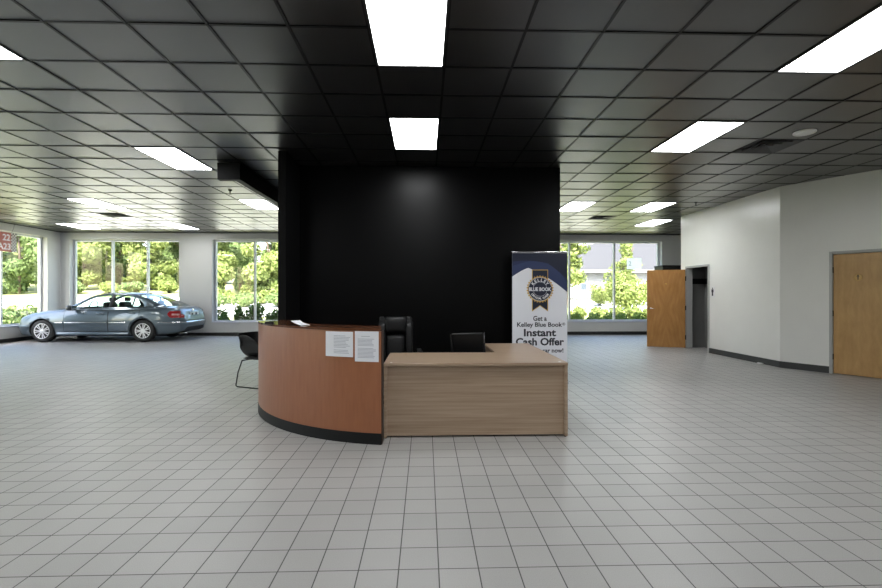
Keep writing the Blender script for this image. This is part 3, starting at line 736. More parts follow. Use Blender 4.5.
lettering(bn, 'Kelley Blue Book', .425, -.004, tz(326.6), .095, M_inkdk, off=.0022, width=.70)
lettering(bn, '®', .80, -.004, tz(325.4), .06, M_inkdk, off=.0004, name='registered_mark')
lettering(bn, 'Instant', .43, -.004, tz(336.0), .155, M_inkdk, off=.0048, width=.50)
lettering(bn, 'Cash Offer', .43, -.004, tz(345.2), .155, M_inkdk, off=.0048, width=.75)
lettering(bn, 'for your car now!', .462, -.004, tz(352.6), .092, M_inkdk, off=.0024, width=.665)

# ------------------------------------------------------------------ hanging sign and window notice
hs = thing('hanging_sign', 'pinkish red sign with a checkered edge in the left window', 'sign', (XL + .06, 14.17, 2.62))
hsb = MB().box(0, .012, -1.15, -.115, 0, .55)
obj('sheet', hsb, leaf('faded_red_vinyl', (.50, .24, .21), (.50, .24, .21), .4), hs)
ck = MB(); ck2 = MB()
for i in range(4):
    for j in range(12):
        (ck if (i + j) % 2 else ck2).box(0, .012, -.115 + i * .045, -.115 + (i + 1) * .045, j * .55 / 12, (j + 1) * .55 / 12)
chk = obj('checker_border', MB(), [M_white, M_inkdk], hs) if False else None
cm = MB(); cm.v = list(ck.v); cm.f = list(ck.f); cm.m = [0] * len(ck.f); cm.sm = list(ck.sm)
cm.add(ck2.v, ck2.f, 1); obj('checker_border', cm, [leaf('checker_pale', (.8, .78, .78), (.8, .78, .78), .5), mat('checker_dark', (.04, .04, .05), .5)], hs, fix=False)
for s, yy, zz in (('22', -.27, .32), ('A23', -.33, .06)):
    me = text_mesh(s, .25, .006)
    me.transform(Matrix.Translation((.0135, yy, zz)) @ Matrix.Rotation(PI / 2, 4, 'Z') @ Matrix.Rotation(PI / 2, 4, 'X')); obj('lettering', me, M_paper, hs)
obj('cord', MB().tube([(.006, -.10, .55), (.03, -.05, .70), (.03, -.03, .826)], .004, 6), M_dkmetal, hs)
wnn = thing('window_notice', 'white paper notice stuck on the right window pane', 'notice', (7.29, YF + .195, 2.27))
obj('sheet', MB().box(-.26, .26, 0, .003, 0, .38), leaf('thin_paper', (.88, .88, .88), (.88, .88, .88), .85), wnn)
lettering(wnn, '2', -.15, -.002, .12, .22, M_ink)

exec_later = []
# ================================================================== CAR
M_paint = mat('blue_grey_paint', (.10, .135, .165), .30, metal=.55, coat=1.0)
M_paint.node_tree.nodes['Principled BSDF'].inputs['Coat Roughness'].default_value = 0.03
M_tyre = mat('tyre_rubber', (.012, .012, .012), .6)
M_rim = mat('alloy_silver', (.80, .81, .83), .28, metal=.35)
M_cargl = glass('car_glass', (.72, .86, .82), 1.4)
M_red = mat('tail_lens_red', (.30, .012, .015), .12, coat=1.0)
M_lens = mat('clear_lens', (.55, .58, .6), .08, coat=1.0)
M_int = mat('car_interior', (.02, .021, .022), .6)
M_under = mat('car_underside', (.01, .01, .01), .7)
def lerp_tab(tab, s):
    if s <= tab[0][0]: return tab[0][1]
    for (a, va), (b, vb) in zip(tab[:-1], tab[1:]):
        if s <= b:
            t = (s - a) / (b - a); t = t * t * (3 - 2 * t) * .35 + t * .65
            return va + (vb - va) * t
    return tab[-1][1]
PLAN = [(0, .52), (.04, .62), (.12, .74), (.28, .825), (.55, .87), (.95, .895), (2.4, .911), (3.7, .897), (4.2, .865), (4.55, .81), (4.72, .755), (4.80, .68), (4.84, .58)]
ZB = [(0, .36), (.05, .26), (.12, .21), (.3, .19), (4.3, .21), (4.6, .25), (4.78, .31), (4.84, .42)]
ZS = [(0, .52), (.04, .59), (.10, .66), (.20, .72), (.5, .80), (1.0, .87), (1.5, .925), (2.5, .955), (3.5, .985), (4.1, .985), (4.5, .965), (4.66, .94), (4.74, .86), (4.80, .72), (4.84, .62)]
CROWN = [(0, .02), (.2, .05), (.6, .085), (1.2, .085), (1.5, .07), (1.6, .0), (4.0, .0), (4.08, .06), (4.3, .075), (4.6, .065), (4.75, .04), (4.84, .01)]
PROF = [(0, .90), (.10, .955), (.25, .985), (.45, 1.0), (.62, .998), (.80, .978), (.93, .945), (1.0, .905)]
def half_w(s, z):
    zb, zs = lerp_tab(ZB, s), lerp_tab(ZS, s)
    return lerp_tab(PLAN, s) * lerp_tab(PROF, min(1, max(0, (z - zb) / (zs - zb))))
car = thing('sedan_car', 'blue grey four-door sedan parked indoors by the far windows', 'car', (-11.96, 14.84, 0))
# local: x = station from the nose, y = lateral (near side -y)
sts = [0, .02, .05, .09, .14, .2, .28, .38, .5, .65, .8, .95, 1.1, 1.25, 1.4, 1.5, 1.58, 1.8, 2.1, 2.4, 2.7, 3.0, 3.3, 3.5, 3.7, 3.9, 4.0, 4.08, 4.16, 4.3, 4.42, 4.52, 4.60, 4.66, 4.71, 4.75, 4.79, 4.82, 4.84]
fr_ = [.0, .06, .14, .25, .38, .5, .62, .74, .85, .93, 1.0]
rows = []
for s in sts:
    zb, zs, cr = lerp_tab(ZB, s), lerp_tab(ZS, s), lerp_tab(CROWN, s); W_ = lerp_tab(PLAN, s); row = []
    hw_ = [(lerp_tab(PROF, f) * W_, zb + f * (zs - zb)) for f in fr_]
    wt = hw_[-1][0]
    top = [(wt * .95, zs + cr * .28), (wt * .82, zs + cr * .62), (wt * .55, zs + cr * .90), (wt * .25, zs + cr)]
    bot = [(W_ * .45, zb - .01 if .3 < s < 4.5 else zb), (W_ * .80, zb)]
    half = bot + hw_ + top
    row = [(s, -y, z) for y, z in half] + [(s, 0, zs + cr * 1.02)] + [(s, y, z) for y, z in half[::-1]] + [(s, 0, half[0][1])]
    rows.append(row)
bmb = MB().grid(rows, 0, True, True)
bmb.add(rows[0], [list(range(len(rows[0])))], 0); bmb.add(rows[-1], [list(range(len(rows[0])))[::-1]], 0)
nh = 2 + len(fr_)
nr = len(rows[0])
for fi, f in enumerate(bmb.f):
    vs = [bmb.v[i] for i in f]; xm = sum(v[0] for v in vs) / len(vs); zm = sum(v[2] for v in vs) / len(vs); ym = max(abs(v[1]) for v in vs)
    if len(vs) == 4:
        j = fi % nr
        if j in (0, nr - 1, nr - 2, nr - 3, 1) : bmb.m[fi] = 2
        elif 1.58 < xm < 4.0 and (nh - 1 <= j < nr - nh - 2 + 2) and zm > .9: bmb.m[fi] = 1
WX = (.865, 3.725); WR = .325
body = obj('body', bmb, [M_paint, M_int, M_under], car)
cutters = []
for wx in WX:
    for s_ in (-1, 1):
        cmb = MB().lathe([(WR + .048, s_ * .62), (WR + .048, s_ * 1.1)], 40, axis='y', M=Matrix.Translation((wx, 0, WR + .0)))
        co = obj('cut', cmb, M_under); co.location = car.location; cutters.append(co)
        md = body.modifiers.new('b', 'BOOLEAN'); md.operation = 'DIFFERENCE'; md.object = co; md.solver = 'EXACT'
bpy.context.view_layer.update()
me = bpy.data.meshes.new_from_object(body.evaluated_get(bpy.context.evaluated_depsgraph_get()))
body.modifiers.clear(); body.data = me
for co in cutters: bpy.data.objects.remove(co)
# greenhouse
OUT = [(1.47, .945), (1.62, 1.05), (1.80, 1.165), (2.02, 1.285), (2.26, 1.375), (2.55, 1.412), (2.90, 1.418), (3.20, 1.400), (3.48, 1.350), (3.72, 1.275), (3.96, 1.180), (4.20, 1.070), (4.32, 1.025)]
INN = [(1.70, .985), (1.76, 1.045), (1.90, 1.135), (2.09, 1.245), (2.29, 1.322), (2.55, 1.356), (2.90, 1.360), (3.18, 1.338), (3.40, 1.290), (3.54, 1.225), (3.64, 1.145), (3.70, 1.065), (3.71, 1.022)]
BELT0, BELT1 = (1.47, .925), (4.32, .97)
def gy_(s, z):
    b_z = .93 + (s - 1.5) * .02; base = half_w(min(max(s, 1.4), 4.3), .92) * .955
    if s > 3.5: base -= (s - 3.5) * .07
    if s < 1.9: base -= (1.9 - s) * .10
    t = max(0, (z - b_z)) / .48
    return base - .215 * t - .05 * t * t
def sidept(p, sgn, off=0.0): return (p[0], sgn * (gy_(*p) + off), p[1])
for sgn in (-1, 1):
    mb = MB(); lowO = [(OUT[i][0], None) for i in range(len(OUT))]
    mb.grid([[sidept(p, sgn) for p in OUT], [sidept(p, sgn, .002) for p in INN]])
    # sill strip under the glass
    n = len(INN); top = [(INN[0][0] + (INN[-1][0] - INN[0][0]) * i / 8, INN[0][1] + (INN[-1][1] - INN[0][1]) * i / 8) for i in range(9)]
    bt = [(OUT[0][0] + (OUT[-1][0] - OUT[0][0]) * i / 8, .90) for i in range(9)]
    mb.grid([[sidept(p, sgn, .002) for p in top], [sidept(p, sgn, .012) for p in bt]])
    mb.add([sidept(OUT[0], sgn), sidept(INN[0], sgn, .002), sidept(bt[0], sgn, .012)], [(0, 1, 2)], 0, True)
    mb.add([sidept(OUT[-1], sgn), sidept(INN[-1], sgn, .002), sidept(bt[-1], sgn, .012)], [(0, 1, 2)], 0, True)
    po = obj('pillar_frame', mb, M_paint, car); md = po.modifiers.new('t', 'SOLIDIFY'); md.thickness = .02; md.offset = 0
    # panes
    def up(s):
        for (a, b) in zip(INN[:-1], INN[1:]):
            if a[0] <= s <= b[0] and b[0] > a[0]: return a[1] + (b[1] - a[1]) * (s - a[0]) / (b[0] - a[0])
        return INN[-1][1]
    def lo(s): return INN[0][1] + (INN[-1][1] - INN[0][1]) * (s - INN[0][0]) / (INN[-1][0] - INN[0][0])
    for nm, s0, s1 in (('front_side_window', 1.72, 2.70), ('rear_side_window', 2.80, 3.36), ('quarter_window', 3.40, 3.705)):
        ss = [s0 + (s1 - s0) * i / 8 for i in range(9)]
        obj(nm, MB().grid([[sidept((s, lo(s)), sgn, -.004) for s in ss], [sidept((s, (lo(s) + up(s)) / 2), sgn, -.004) for s in ss], [sidept((s, up(s)), sgn, -.004) for s in ss]]), M_cargl, car)
    for s0, s1 in ((2.70, 2.80), (3.36, 3.40)):
        q = MB().grid([[sidept((s, lo(s) - .005), sgn, .0) for s in (s0, s1)], [sidept((s, up(s) + .005), sgn, .0) for s in (s0, s1)]])
        bo = obj('door_pillar', q, M_int, car); md = bo.modifiers.new('t', 'SOLIDIFY'); md.thickness = .02; md.offset = 0
# roof between the rails
ROOFI = range(4, 9); rows = []
for i in ROOFI:
    s, z = OUT[i]; y = gy_(s, z)
    rows.append([(s + (.05 * (1 - u * u) * (-1 if i == 4 else (1 if i == 8 else 0))), u * y, z + .045 * (1 - u * u)) for u in [k / 8 for k in range(-8, 9)]])
ro = obj('roof', MB().grid(rows), M_paint, car); md = ro.modifiers.new('t', 'SOLIDIFY'); md.thickness = .015
def screen(idx, name, base_shift, top_shift, crown0, crown1):
    rows = []
    n_ = len(idx)
    for k, i in enumerate(idx):
        s, z = OUT[i]; y = gy_(s, z) - .006; t = k / (n_ - 1)
        sh = base_shift + (top_shift - base_shift) * t; c = crown0 + (crown1 - crown0) * t
        rows.append([(s + sh * (1 - u * u), u * y, z + c * (1 - u * u)) for u in [q / 8 for q in range(-8, 9)]])
    return obj(name, MB().grid(rows), M_cargl, car)
screen([0, 1, 2, 3, 4], 'windshield', -.13, -.05, .045, .045)
screen([12, 11, 10, 9, 8], 'rear_window', .02, .05, .035, .045)
# doors: panels a few millimetres proud with a dark gap behind
def doorpanel(nm, s0, s1, z0, z1, sgn, rear=False):
    def outline(mb, g, off):
        rows = []
        for j in range(9):
            z = z0 - g + (z1 - z0 + 2 * g) * j / 8; row = []
            for i in range(9):
                e0, e1 = s0 - g, s1 + g
                if rear:        # rear edge follows the wheel arch
                    dz = z - WR
                    if dz < .40: e1 = min(e1, WX[1] - math.sqrt(max(0, .42 ** 2 - dz ** 2)) + g) if abs(dz) < .42 else e1
                s = e0 + (e1 - e0) * i / 8
                row.append((s, sgn * (half_w(s, z) + off), z))
            rows.append(row)
        return mb.grid(rows)
    d = obj(nm, outline(MB(), 0, .0055), M_paint, car)
    obj('door_gap', outline(MB(), .011, .0025), M_under, d)
    # handle and moulding
    hs_ = s1 - .20 if not rear else s1 - .18; hz = .83 if not rear else .845
    if rear: hs_ = 3.42
    pts = [(hs_ - .10, sgn * (half_w(hs_ - .1, hz) + .008), hz), (hs_ - .07, sgn * (half_w(hs_, hz) + .035), hz + .004), (hs_ + .07, sgn * (half_w(hs_, hz) + .035), hz + .006), (hs_ + .10, sgn * (half_w(hs_ + .1, hz) + .008), hz + .004)]
    obj('door_handle', MB().tube(pts, .016, 8), M_paint, d)
    return d
def molding(s0, s1, sgn, par, z=.555):
    ss = [s0 + (s1 - s0) * i / 8 for i in range(9)]
    rows = [[(s, sgn * (half_w(s, z + dz) + off), z + dz) for s in ss] for dz, off in ((-.032, .004), (-.024, .018), (.0, .021), (.022, .017), (.032, .004))]
    obj('side_molding', MB().grid(rows), M_paint, par)
    rows = [[(s, sgn * (half_w(s, z + dz) + off), z + dz) for s in ss] for dz, off in ((.012, .019), (.016, .024), (.026, .022), (.030, .012))]
    obj('chrome_strip', MB().grid(rows), M_chrome, par)
for sgn in (-1, 1):
    d = doorpanel('front_door', 1.50, 2.735, .315, .915, sgn); molding(1.53, 2.71, sgn, d)
    d = doorpanel('rear_door', 2.76, 3.62, .315, .925, sgn, True); molding(2.78, 3.26, sgn, d)
    molding(1.27, 1.47, sgn, car); molding(4.15, 4.62, sgn, car)
    # sill skirt
    ss = [1.28 + (3.30 - 1.28) * i / 6 for i in range(7)]
    obj('side_skirt', MB().grid([[(s, sgn * (half_w(s, .27) + o_), z) for s in ss] for z, o_ in ((.19, -.03), (.20, .012), (.25, .018), (.285, .003))]), M_paint, car)
    # arch lips
    for wx in WX:
        pts = []
        for i in range(17):
            a = R(4 + 172 * i / 16); x, z = wx + (WR + .052) * math.cos(a), WR + (WR + .052) * math.sin(a)
            pts.append((x, sgn * (half_w(x, max(z, .25)) + .001), z))
        obj('arch_lip', MB().tube(pts, .011, 6), M_paint, car)
    # mirror
    mz = 1.0; mo = obj('wing_mirror', MB().rbox(1.70, 1.86, -.11, .11, -.065, .075, .045, 4, M=Matrix.Translation((0, sgn * 1.0, mz))), mat('mirror_shell', (.035, .045, .055), .3, metal=.4, coat=1), car)
    obj('mirror_arm', MB().tube([(1.78, sgn * .95, mz - .03), (1.80, sgn * .84, mz - .04)], .025, 8), M_blackpl, mo)
    obj('mirror_glass', MB().box(1.858, 1.864, sgn * 1.0 - .085, sgn * 1.0 + .085, mz - .045, mz + .055), M_chrome, mo)
    # tail light wrapping the corner, headlight pair
    def wrap(zs_, ss_, off): 
        return MB().grid([[(s, sgn * (half_w(s, z) + off), z) for s in ss_(z)] for z in zs_])
    tl = wrap([.70, .73, .78, .83, .87, .90], lambda z: [4.40 + .10 * abs((z - .81) / .11) ** 2 + (4.80 - 4.40 - (.10 * abs((z - .81) / .11) ** 2)) * i / 10 for i in range(11)] if z < .80 else [4.40 + .10 * abs((z - .81) / .11) ** 2 + (4.725 - .30 * max(0, z - .86) - 4.40 - .10 * abs((z - .81) / .11) ** 2) * i / 10 for i in range(11)], .007)
    tl = obj('tail_light', tl, M_red, car)
    wl_ = wrap([.775, .80, .825], lambda z: [4.52 + .16 * i / 5 for i in range(6)], .011)
    obj('clear_band', wl_, mat('pink_lens', (.55, .22, .22), .12, coat=1) if sgn < 0 else M_red, tl)
    for q, (hx, hr) in enumerate(((.13, .08), (.20, .09))):
        yy = sgn * (.50 if q == 0 else .66); hzz = .60 if q == 0 else .61
        obj('headlight', MB().lathe([(hr, .0), (hr * .9, -.02), (hr * .5, -.045), (.005, -.05)], 20, axis='y', M=Matrix.Translation((hx, yy, hzz)) @ Matrix.Rotation(R(-90 + sgn * 20), 4, 'Z') @ Matrix.Diagonal((1, 1, 1.15, 1))), M_lens, car)
# bumper details
def ringaround(s0, z, r, nm, m):
    pts = []
    for k in range(-10, 11):
        y = k / 10 * half_w(s0, z); 
    return None
rear_x = 4.842
obj('license_plate', MB().box(4.775, 4.79, -.26, .26, .735, .855).box(4.79, 4.793, -.19, -.08, .76, .83, 1).box(4.79, 4.793, .04, .17, .76, .83, 1), [M_white, M_inkdk], car)
obj('rear_badge', MB().lathe([(.045, 0), (.045, .006), (.035, .01)], 20, axis='y', M=Matrix.Translation((4.745, 0, .915)) @ Matrix.Rotation(R(-90), 4, 'Z')), M_chrome, car)
def bumper_strip(ss, z0, z1, off, nm, m):
    for sgn in (-1, 1): pass
    left = [(s, -1) for s in ss]; rows = []
    for z, o_ in ((z0, off * .3), ((z0 * 2 + z1) / 3, off), ((z0 + 2 * z1) / 3, off), (z1, off * .3)):
        a = [(s + (.0 if s < 4.5 else o_ * .5), -(half_w(s, z) + o_), z) for s in ss]; b = [(p[0], -p[1], p[2]) for p in a[::-1]]
        rows.append(a + b)
    return obj(nm, MB().grid(rows), m, car)
bumper_strip([4.12, 4.3, 4.5, 4.62, 4.70, 4.76, 4.80, 4.83, 4.845], .46, .60, .022, 'rear_bumper', M_paint)
bumper_strip([4.30, 4.5, 4.62, 4.70, 4.76, 4.80, 4.83, 4.85], .545, .585, .034, 'bumper_molding', M_chrome)
bumper_strip([.46, .30, .20, .12, .07, .03, .0], .40, .50, .018, 'front_bumper', M_paint)
obj('grille', MB().poly([(-.26, .50), (.26, .50), (.30, .60), (.22, .68), (-.22, .68), (-.30, .60)], -.012, .05, M=Matrix.Translation((.02, 0, 0)) @ Matrix.Rotation(R(-90), 4, 'Z')), M_chrome, car)
obj('antenna', MB().tube([(3.42, 0, 1.40), (3.50, 0, 1.435)], [.018, .008], 8), M_blackpl, car)
obj('exhaust', MB().tube([(4.5, -.45, .24), (4.80, -.45, .25)], .03, 12), M_chrome, car)
# wheels
def wheel(wx, sgn):
    Mw = Matrix.Translation((wx, sgn * .76, WR))
    ty = MB().lathe([(.215, -.105), (.26, -.112), (.305, -.105), (.322, -.085), (WR, -.04), (WR, .04), (.322, .085), (.305, .105), (.26, .112), (.215, .105)], 48, axis='y', M=Mw)
    t = obj('tire', ty, M_tyre, car)
    fy = sgn * .103
    rm = MB().grid([[(r * math.cos(2 * PI * k / 48), y, r * math.sin(2 * PI * k / 48)) for k in range(48)] for r, y in ((.222, fy + sgn * .008), (.222, fy + sgn * .012), (.205, fy + sgn * .012), (.198, fy - sgn * .02), (.190, fy - sgn * .09))], 0, True, True, M=Mw)
    r = obj('rim', rm, M_rim, t)
    obj('brake_disc', MB().lathe([(.19, fy - sgn * .09), (.19, fy - sgn * .085), (.02, fy - sgn * .085)], 32, axis='y', M=Mw), M_under, r)
    sp = MB()
    for k in range(7):
        a = 2 * PI * k / 7 + .2; Ma = Mw @ Matrix.Rotation(a, 4, 'Y')
        for d_ in (-1, 1):
            vs = []
            for rad, w_, cx_ in ((.05, .022, .012), (.12, .024, .018), (.205, .027, .033)):
                for dx in (-1, 1):
                    vs.append((d_ * cx_ + dx * w_ / 2 + 0, fy + sgn * (.004 if rad < .1 else .006), rad))
            vs += [(v[0], v[1] - sgn * .03, v[2]) for v in vs]
            sp.add(vs, [(0, 1, 3, 2), (2, 3, 5, 4), (0, 2, 8, 6), (2, 4, 10, 8), (1, 7, 9, 3), (3, 9, 11, 5)], 0, False, Ma)
    obj('spokes', sp, M_rim, r)
    obj('hub_cap', MB().lathe([(.06, fy - sgn * .02), (.06, fy + sgn * .006), (.045, fy + sgn * .012), (.005, fy + sgn * .013)], 24, axis='y', M=Mw), M_rim, r)
for wx in WX:
    for s_ in (-1, 1): wheel(wx, s_)
# interior
for sx_, sy_ in ((2.42, -.36), (2.42, .36)):
    st = obj('front_seat', MB().rbox(sx_ - .03, sx_ + .12, sy_ - .24, sy_ + .24, .93, 1.16, .05, 3), M_int, car)
    obj('headrest', MB().rbox(sx_ + .07, sx_ + .16, sy_ - .12, sy_ + .12, 1.17, 1.30, .035, 3), M_int, st)
st = obj('rear_seat', MB().rbox(3.45, 3.62, -.62, .62, .96, 1.08, .04, 3), M_int, car)
for sy_ in (-.38, .38): obj('headrest', MB().rbox(3.52, 3.62, sy_ - .13, sy_ + .13, 1.07, 1.19, .035, 3), M_int, st)
obj('dashboard', MB().rbox(1.60, 1.86, -.66, .66, .93, 1.02, .04, 3), M_int, car)
obj('steering_wheel', MB().tube([(1.98 + .07 * math.cos(R(a)) * .5, -.36 + .18 * math.sin(R(a)), 1.03 + .16 * math.cos(R(a))) for a in range(0, 361, 20)], .014, 8, cap=False), M_int, car)
obj('price_sheet', MB().box(2.92, 3.20, .60, .606, 1.03, 1.27), M_paper, car)

# ================================================================== OUTSIDE
def terr(x, y):
    d = max(y - 18.2, (-14.3 - x), 0)
    z = -.06 + .088 * d
    return min(z, 2.6)
M_grass = mat('lawn_grass', (.27, .29, .11), .9, noise=(1.2, .35))
M_road = mat('pale_concrete', (.72, .715, .70), .8, noise=(.8, .06))
gm = MB(); xs = [-70 + 2.2 * i for i in range(60)]; ys = [-20 + 2.0 * i for i in range(48)]
def inside(x, y): return XL - WT - .02 < x < XR + .2 and y < YF + WT + .02
rows = [[(x, y, terr(x, y) - (.3 if (XL - 1 < x < XR + 2 and y < YF - .2) else 0)) for x in xs] for y in ys]
gm.grid(rows); lw = struct('ground_lawn', gm, M_grass)
def strip(d0, d1, x0, x1):
    """concrete following the slope behind the far wall"""
    rows = []
    for i in range(7):
        d = d0 + (d1 - d0) * i / 6
        rows.append([(x, 18.2 + d, terr(x, 18.2 + d) + .03) for x in [x0 + (x1 - x0) * j / 20 for j in range(21)]])
    return MB().grid(rows)
rows = []
for i in range(8):
    d = 4.2 + 9.6 * i / 7
    row = [(-14.3 - d, (18.2 + d) * j / 20, 0) for j in range(20)] + [(-14.3 - d + (9.3 + d) * j / 20, 18.2 + d, 0) for j in range(21)]
    rows.append([(x, y, terr(x, y) + .03) for x, y, _ in row])
struct('ground_pavement', MB().grid(rows), M_road)
struct('ground_walk', strip(4.0, 6.4, -5.0, 4.4), M_road)
struct('ground_bounce_strip', strip(5.6, 11.6, 4.6, 24), M_road)  # made-up pale strip, added so the ceiling reflects more light
L_bright = leaf('leaves_bright', (.145, .195, .05), (.33, .38, .145), .4)
L_mid = leaf('leaves_mid', (.09, .145, .045), (.235, .30, .13), .35)
L_dark = leaf('leaves_dark', (.04, .075, .018), (.13, .20, .06), .25)
M_bark = mat('bark', (.10, .075, .055), .9, noise=(8, .3))
def leafcloud(seed, blobs, n, size, mb=None):
    rg = random.Random(seed); mb = mb or MB(); tot = sum(b[3] * b[4] * b[5] for b in blobs)
    vs, fs = mb.v, mb.f
    for (cx, cy, cz, rx, ry, rz) in blobs:
        for _ in range(int(n * rx * ry * rz / tot) + 1):
            while True:
                u = Vector((rg.gauss(0, 1), rg.gauss(0, 1), rg.gauss(0, 1)))
                if u.length > .01: break
            u.normalize(); r = rg.random() ** .28
            p = Vector((cx + u.x * rx * r, cy + u.y * ry * r, cz + u.z * rz * r))
            a = Vector((rg.gauss(0, 1), rg.gauss(0, 1), rg.gauss(0, 1))).normalized(); b = (u + a * .8).normalized()
            t = b.cross(Vector((rg.gauss(0, 1), rg.gauss(0, 1), rg.gauss(0, 1)))).normalized(); q = b.cross(t)
            s = size * (.6 + .8 * rg.random()); o_ = len(vs)
            vs += [tuple(p - t * s), tuple(p + q * s * .5), tuple(p + t * s), tuple(p - q * s * .5)]
            fs.append([o_, o_ + 1, o_ + 2, o_ + 3]); mb.m.append(0); mb.sm.append(False)
    return mb
def blobset(seed, h, r, n=16, z0=.25):
    rg = random.Random(seed); bl = []
    for i in range(n):
        z = h * (z0 + (1 - z0) * (i + .5) / n); k = math.sin(PI * min(1, .25 + .7 * (i + .5) / n)) ** .7
        a = rg.random() * 2 * PI; q = r * k * rg.uniform(.25, .75)
        s = r * rg.uniform(.35, .55)
        bl.append((q * math.cos(a), q * math.sin(a), z, s, s, s * .75))
    return bl
def make_tree(seed, h, r, n, size, lm, label, group, loc, z0=.2):
    t = thing('leafy_tree', label, 'tree', loc, group=group)
    obj('foliage', leafcloud(seed, blobset(seed, h, r, 18, z0), n, size).mesh('foliage', [lm]), lm, t)
    rg = random.Random(seed)
    tk = MB().tube([(0, 0, -.3), (.05, .03, h * .3), (-.08, .05, h * .6), (.05, 0, h * .9)], [.12, .09, .06, .02], 8)
    for i in range(5):
        a = i * 1.3; z = h * (.3 + .1 * i)
        tk.tube([(0, 0, z), (math.cos(a) * r * .35, math.sin(a) * r * .35, z + h * .08), (math.cos(a) * r * .65, math.sin(a) * r * .65, z + h * .18)], [.07, .05, .02], 6)
    obj('trunk', tk, M_bark, t)
    return t
tA = make_tree(11, 8.5, 2.1, 13000, .18, L_mid, 'x', 'trees behind the far left windows', (0, 0, 0), .06)
tB = make_tree(12, 9.0, 2.2, 13000, .18, L_bright, 'x', 'trees behind the far left windows', (0, 0, 0), .06)
def at(px, D):  # point on the outside ground seen through picture column px at depth D
    x = (px - 425.5) / 470 * D; return (x, D, terr(x, D) - .05)
plan_t = [
    (tA, 66, 44, 1.0, 'mid green tree beyond the road at the left frame of the three-pane window'),
    (tB, 92, 38, .95, 'bright green tree beyond the road in the left pane of the three-pane window'),
    (tA, 126, 44, 1.0, 'mid green tree beyond the road in the middle pane of the three-pane window'),
    (tB, 157, 38.5, .9, 'bright green tree beyond the road in the right pane of the three-pane window'),
    (tA, 186, 44.5, 1.0, 'mid green tree beyond the road at the right edge of the three-pane window'),
    (tB, 219, 30, .8, 'bright green tree at the left of the window beside the black wall'),
    (tA, 243, 36, .95, 'mid green tree in the middle of the window beside the black wall'),
    (tB, 270, 30, .8, 'bright green tree right of the mullion in the window beside the black wall'),
]
first = set()
for src, px, D, sc, lb in plan_t:
    loc = at(px, D)
    if src.name not in first:
        first.add(src.name); src.location = loc; src['label'] = lb; src.scale = (sc,) * 3
    else: dup(src, loc, lb, rz=px * 1.7, scale=sc)
for i, (X, Y, sc, lb) in enumerate([(-29.0, 34.5, .95, 'tree in the left wall window, beside its right frame'), (-32.5, 37.5, 1.0, 'tree in the left wall window, in the middle of its visible pane'), (-31.5, 31.8, 1.0, 'tree in the left wall window, beyond the hanging sign'), (-38.5, 38.0, 1.1, 'tree deepest in the left wall window, between the nearer trees'), (-32, 25.5, 1.0, 'tree beyond the left wall, outside the picture'), (-32, 19, 1.0, 'tree beyond the left wall, outside the picture, nearer')]):
    dup(tA if i % 2 == 0 else tB, (X, Y, terr(X, Y) - .05), lb, rz=i * 2.1, scale=sc, group='trees behind the left wall window')
# undergrowth in front of the trees
def make_shrub(seed, r, h, n, size, lm, label, group, loc, name='leafy_shrub', cat='shrub'):
    t = thing(name, label, cat, loc, group=group)
    rg = random.Random(seed); bl = []
    for i in range(9):
        a = rg.random() * 6.28; q = r * rg.uniform(.1, .7); s = r * rg.uniform(.35, .55)
        bl.append((q * math.cos(a), q * math.sin(a), h * rg.uniform(.3, .75), s, s, h * .32))
    obj('foliage', leafcloud(seed, bl, n, size).mesh('foliage', [lm]), lm, t)
    st = MB()
    for i in range(5):
        a = i * 1.26; st.tube([(0, 0, 0), (math.cos(a) * r * .3, math.sin(a) * r * .3, h * .35), (math.cos(a) * r * .5, math.sin(a) * r * .5, h * .7)], [.03, .02, .008], 6)
    obj('stem', st, M_bark, t)
    return t
g_u = 'undergrowth at the foot of the trees'
sU = make_shrub(21, .85, 1.0, 1500, .10, L_bright, 'x', g_u, (0, 0, 0)); sU2 = make_shrub(22, .85, .9, 1500, .10, L_mid, 'x', g_u, (0, 0, 0))
us_ = [(84, 35, 'left pane'), (117, 35.5, 'middle pane, left side'), (139, 35, 'middle pane, right side'), (174, 35.5, 'right pane')]
used = set()
def put(src, loc, lb, rz, sc, grp):
    if src.name not in used: used.add(src.name); src.location = loc; src['label'] = lb; src['group'] = grp; src.rotation_euler = (0, 0, rz); src.scale = (sc,) * 3
    else: dup(src, loc, lb, rz, sc, grp)
for i, (px, D, wq) in enumerate(us_): put(sU if i % 2 else sU2, at(px, D), 'bush at the tree line beyond the road, in the %s' % wq, i * 1.1, 1.0, g_u)
for i, (px, D, wq) in enumerate([(216, 26, 'leftmost'), (231, 28, 'second from left'), (248, 26.2, 'below the mullion'), (266, 28, 'second from the black wall'), (281, 26.2, 'beside the black wall')]):
    put(sU if i % 2 else sU2, at(px, D), 'sunlit bush in the window by the black wall, %s' % wq, i * 1.7 + .4, .95, g_u)
# low dark hedge plants right outside window 2
sH = make_shrub(31, .33, .86, 1100, .055, L_dark, 'x', 'low hedge outside the window by the black wall', (0, 0, 0), 'hedge_plant', 'hedge plant')
for i in range(7):
    X = -7.45 + i * .62; put(sH, (X, 17.5 + .06 * (i % 2), -.05), 'low dark hedge plant, number %s from the left, outside the window by the black wall' % ('one two three four five six seven'.split()[i]), i * 1.3, 1.0 + .12 * (i % 3), 'low hedge outside the window by the black wall')
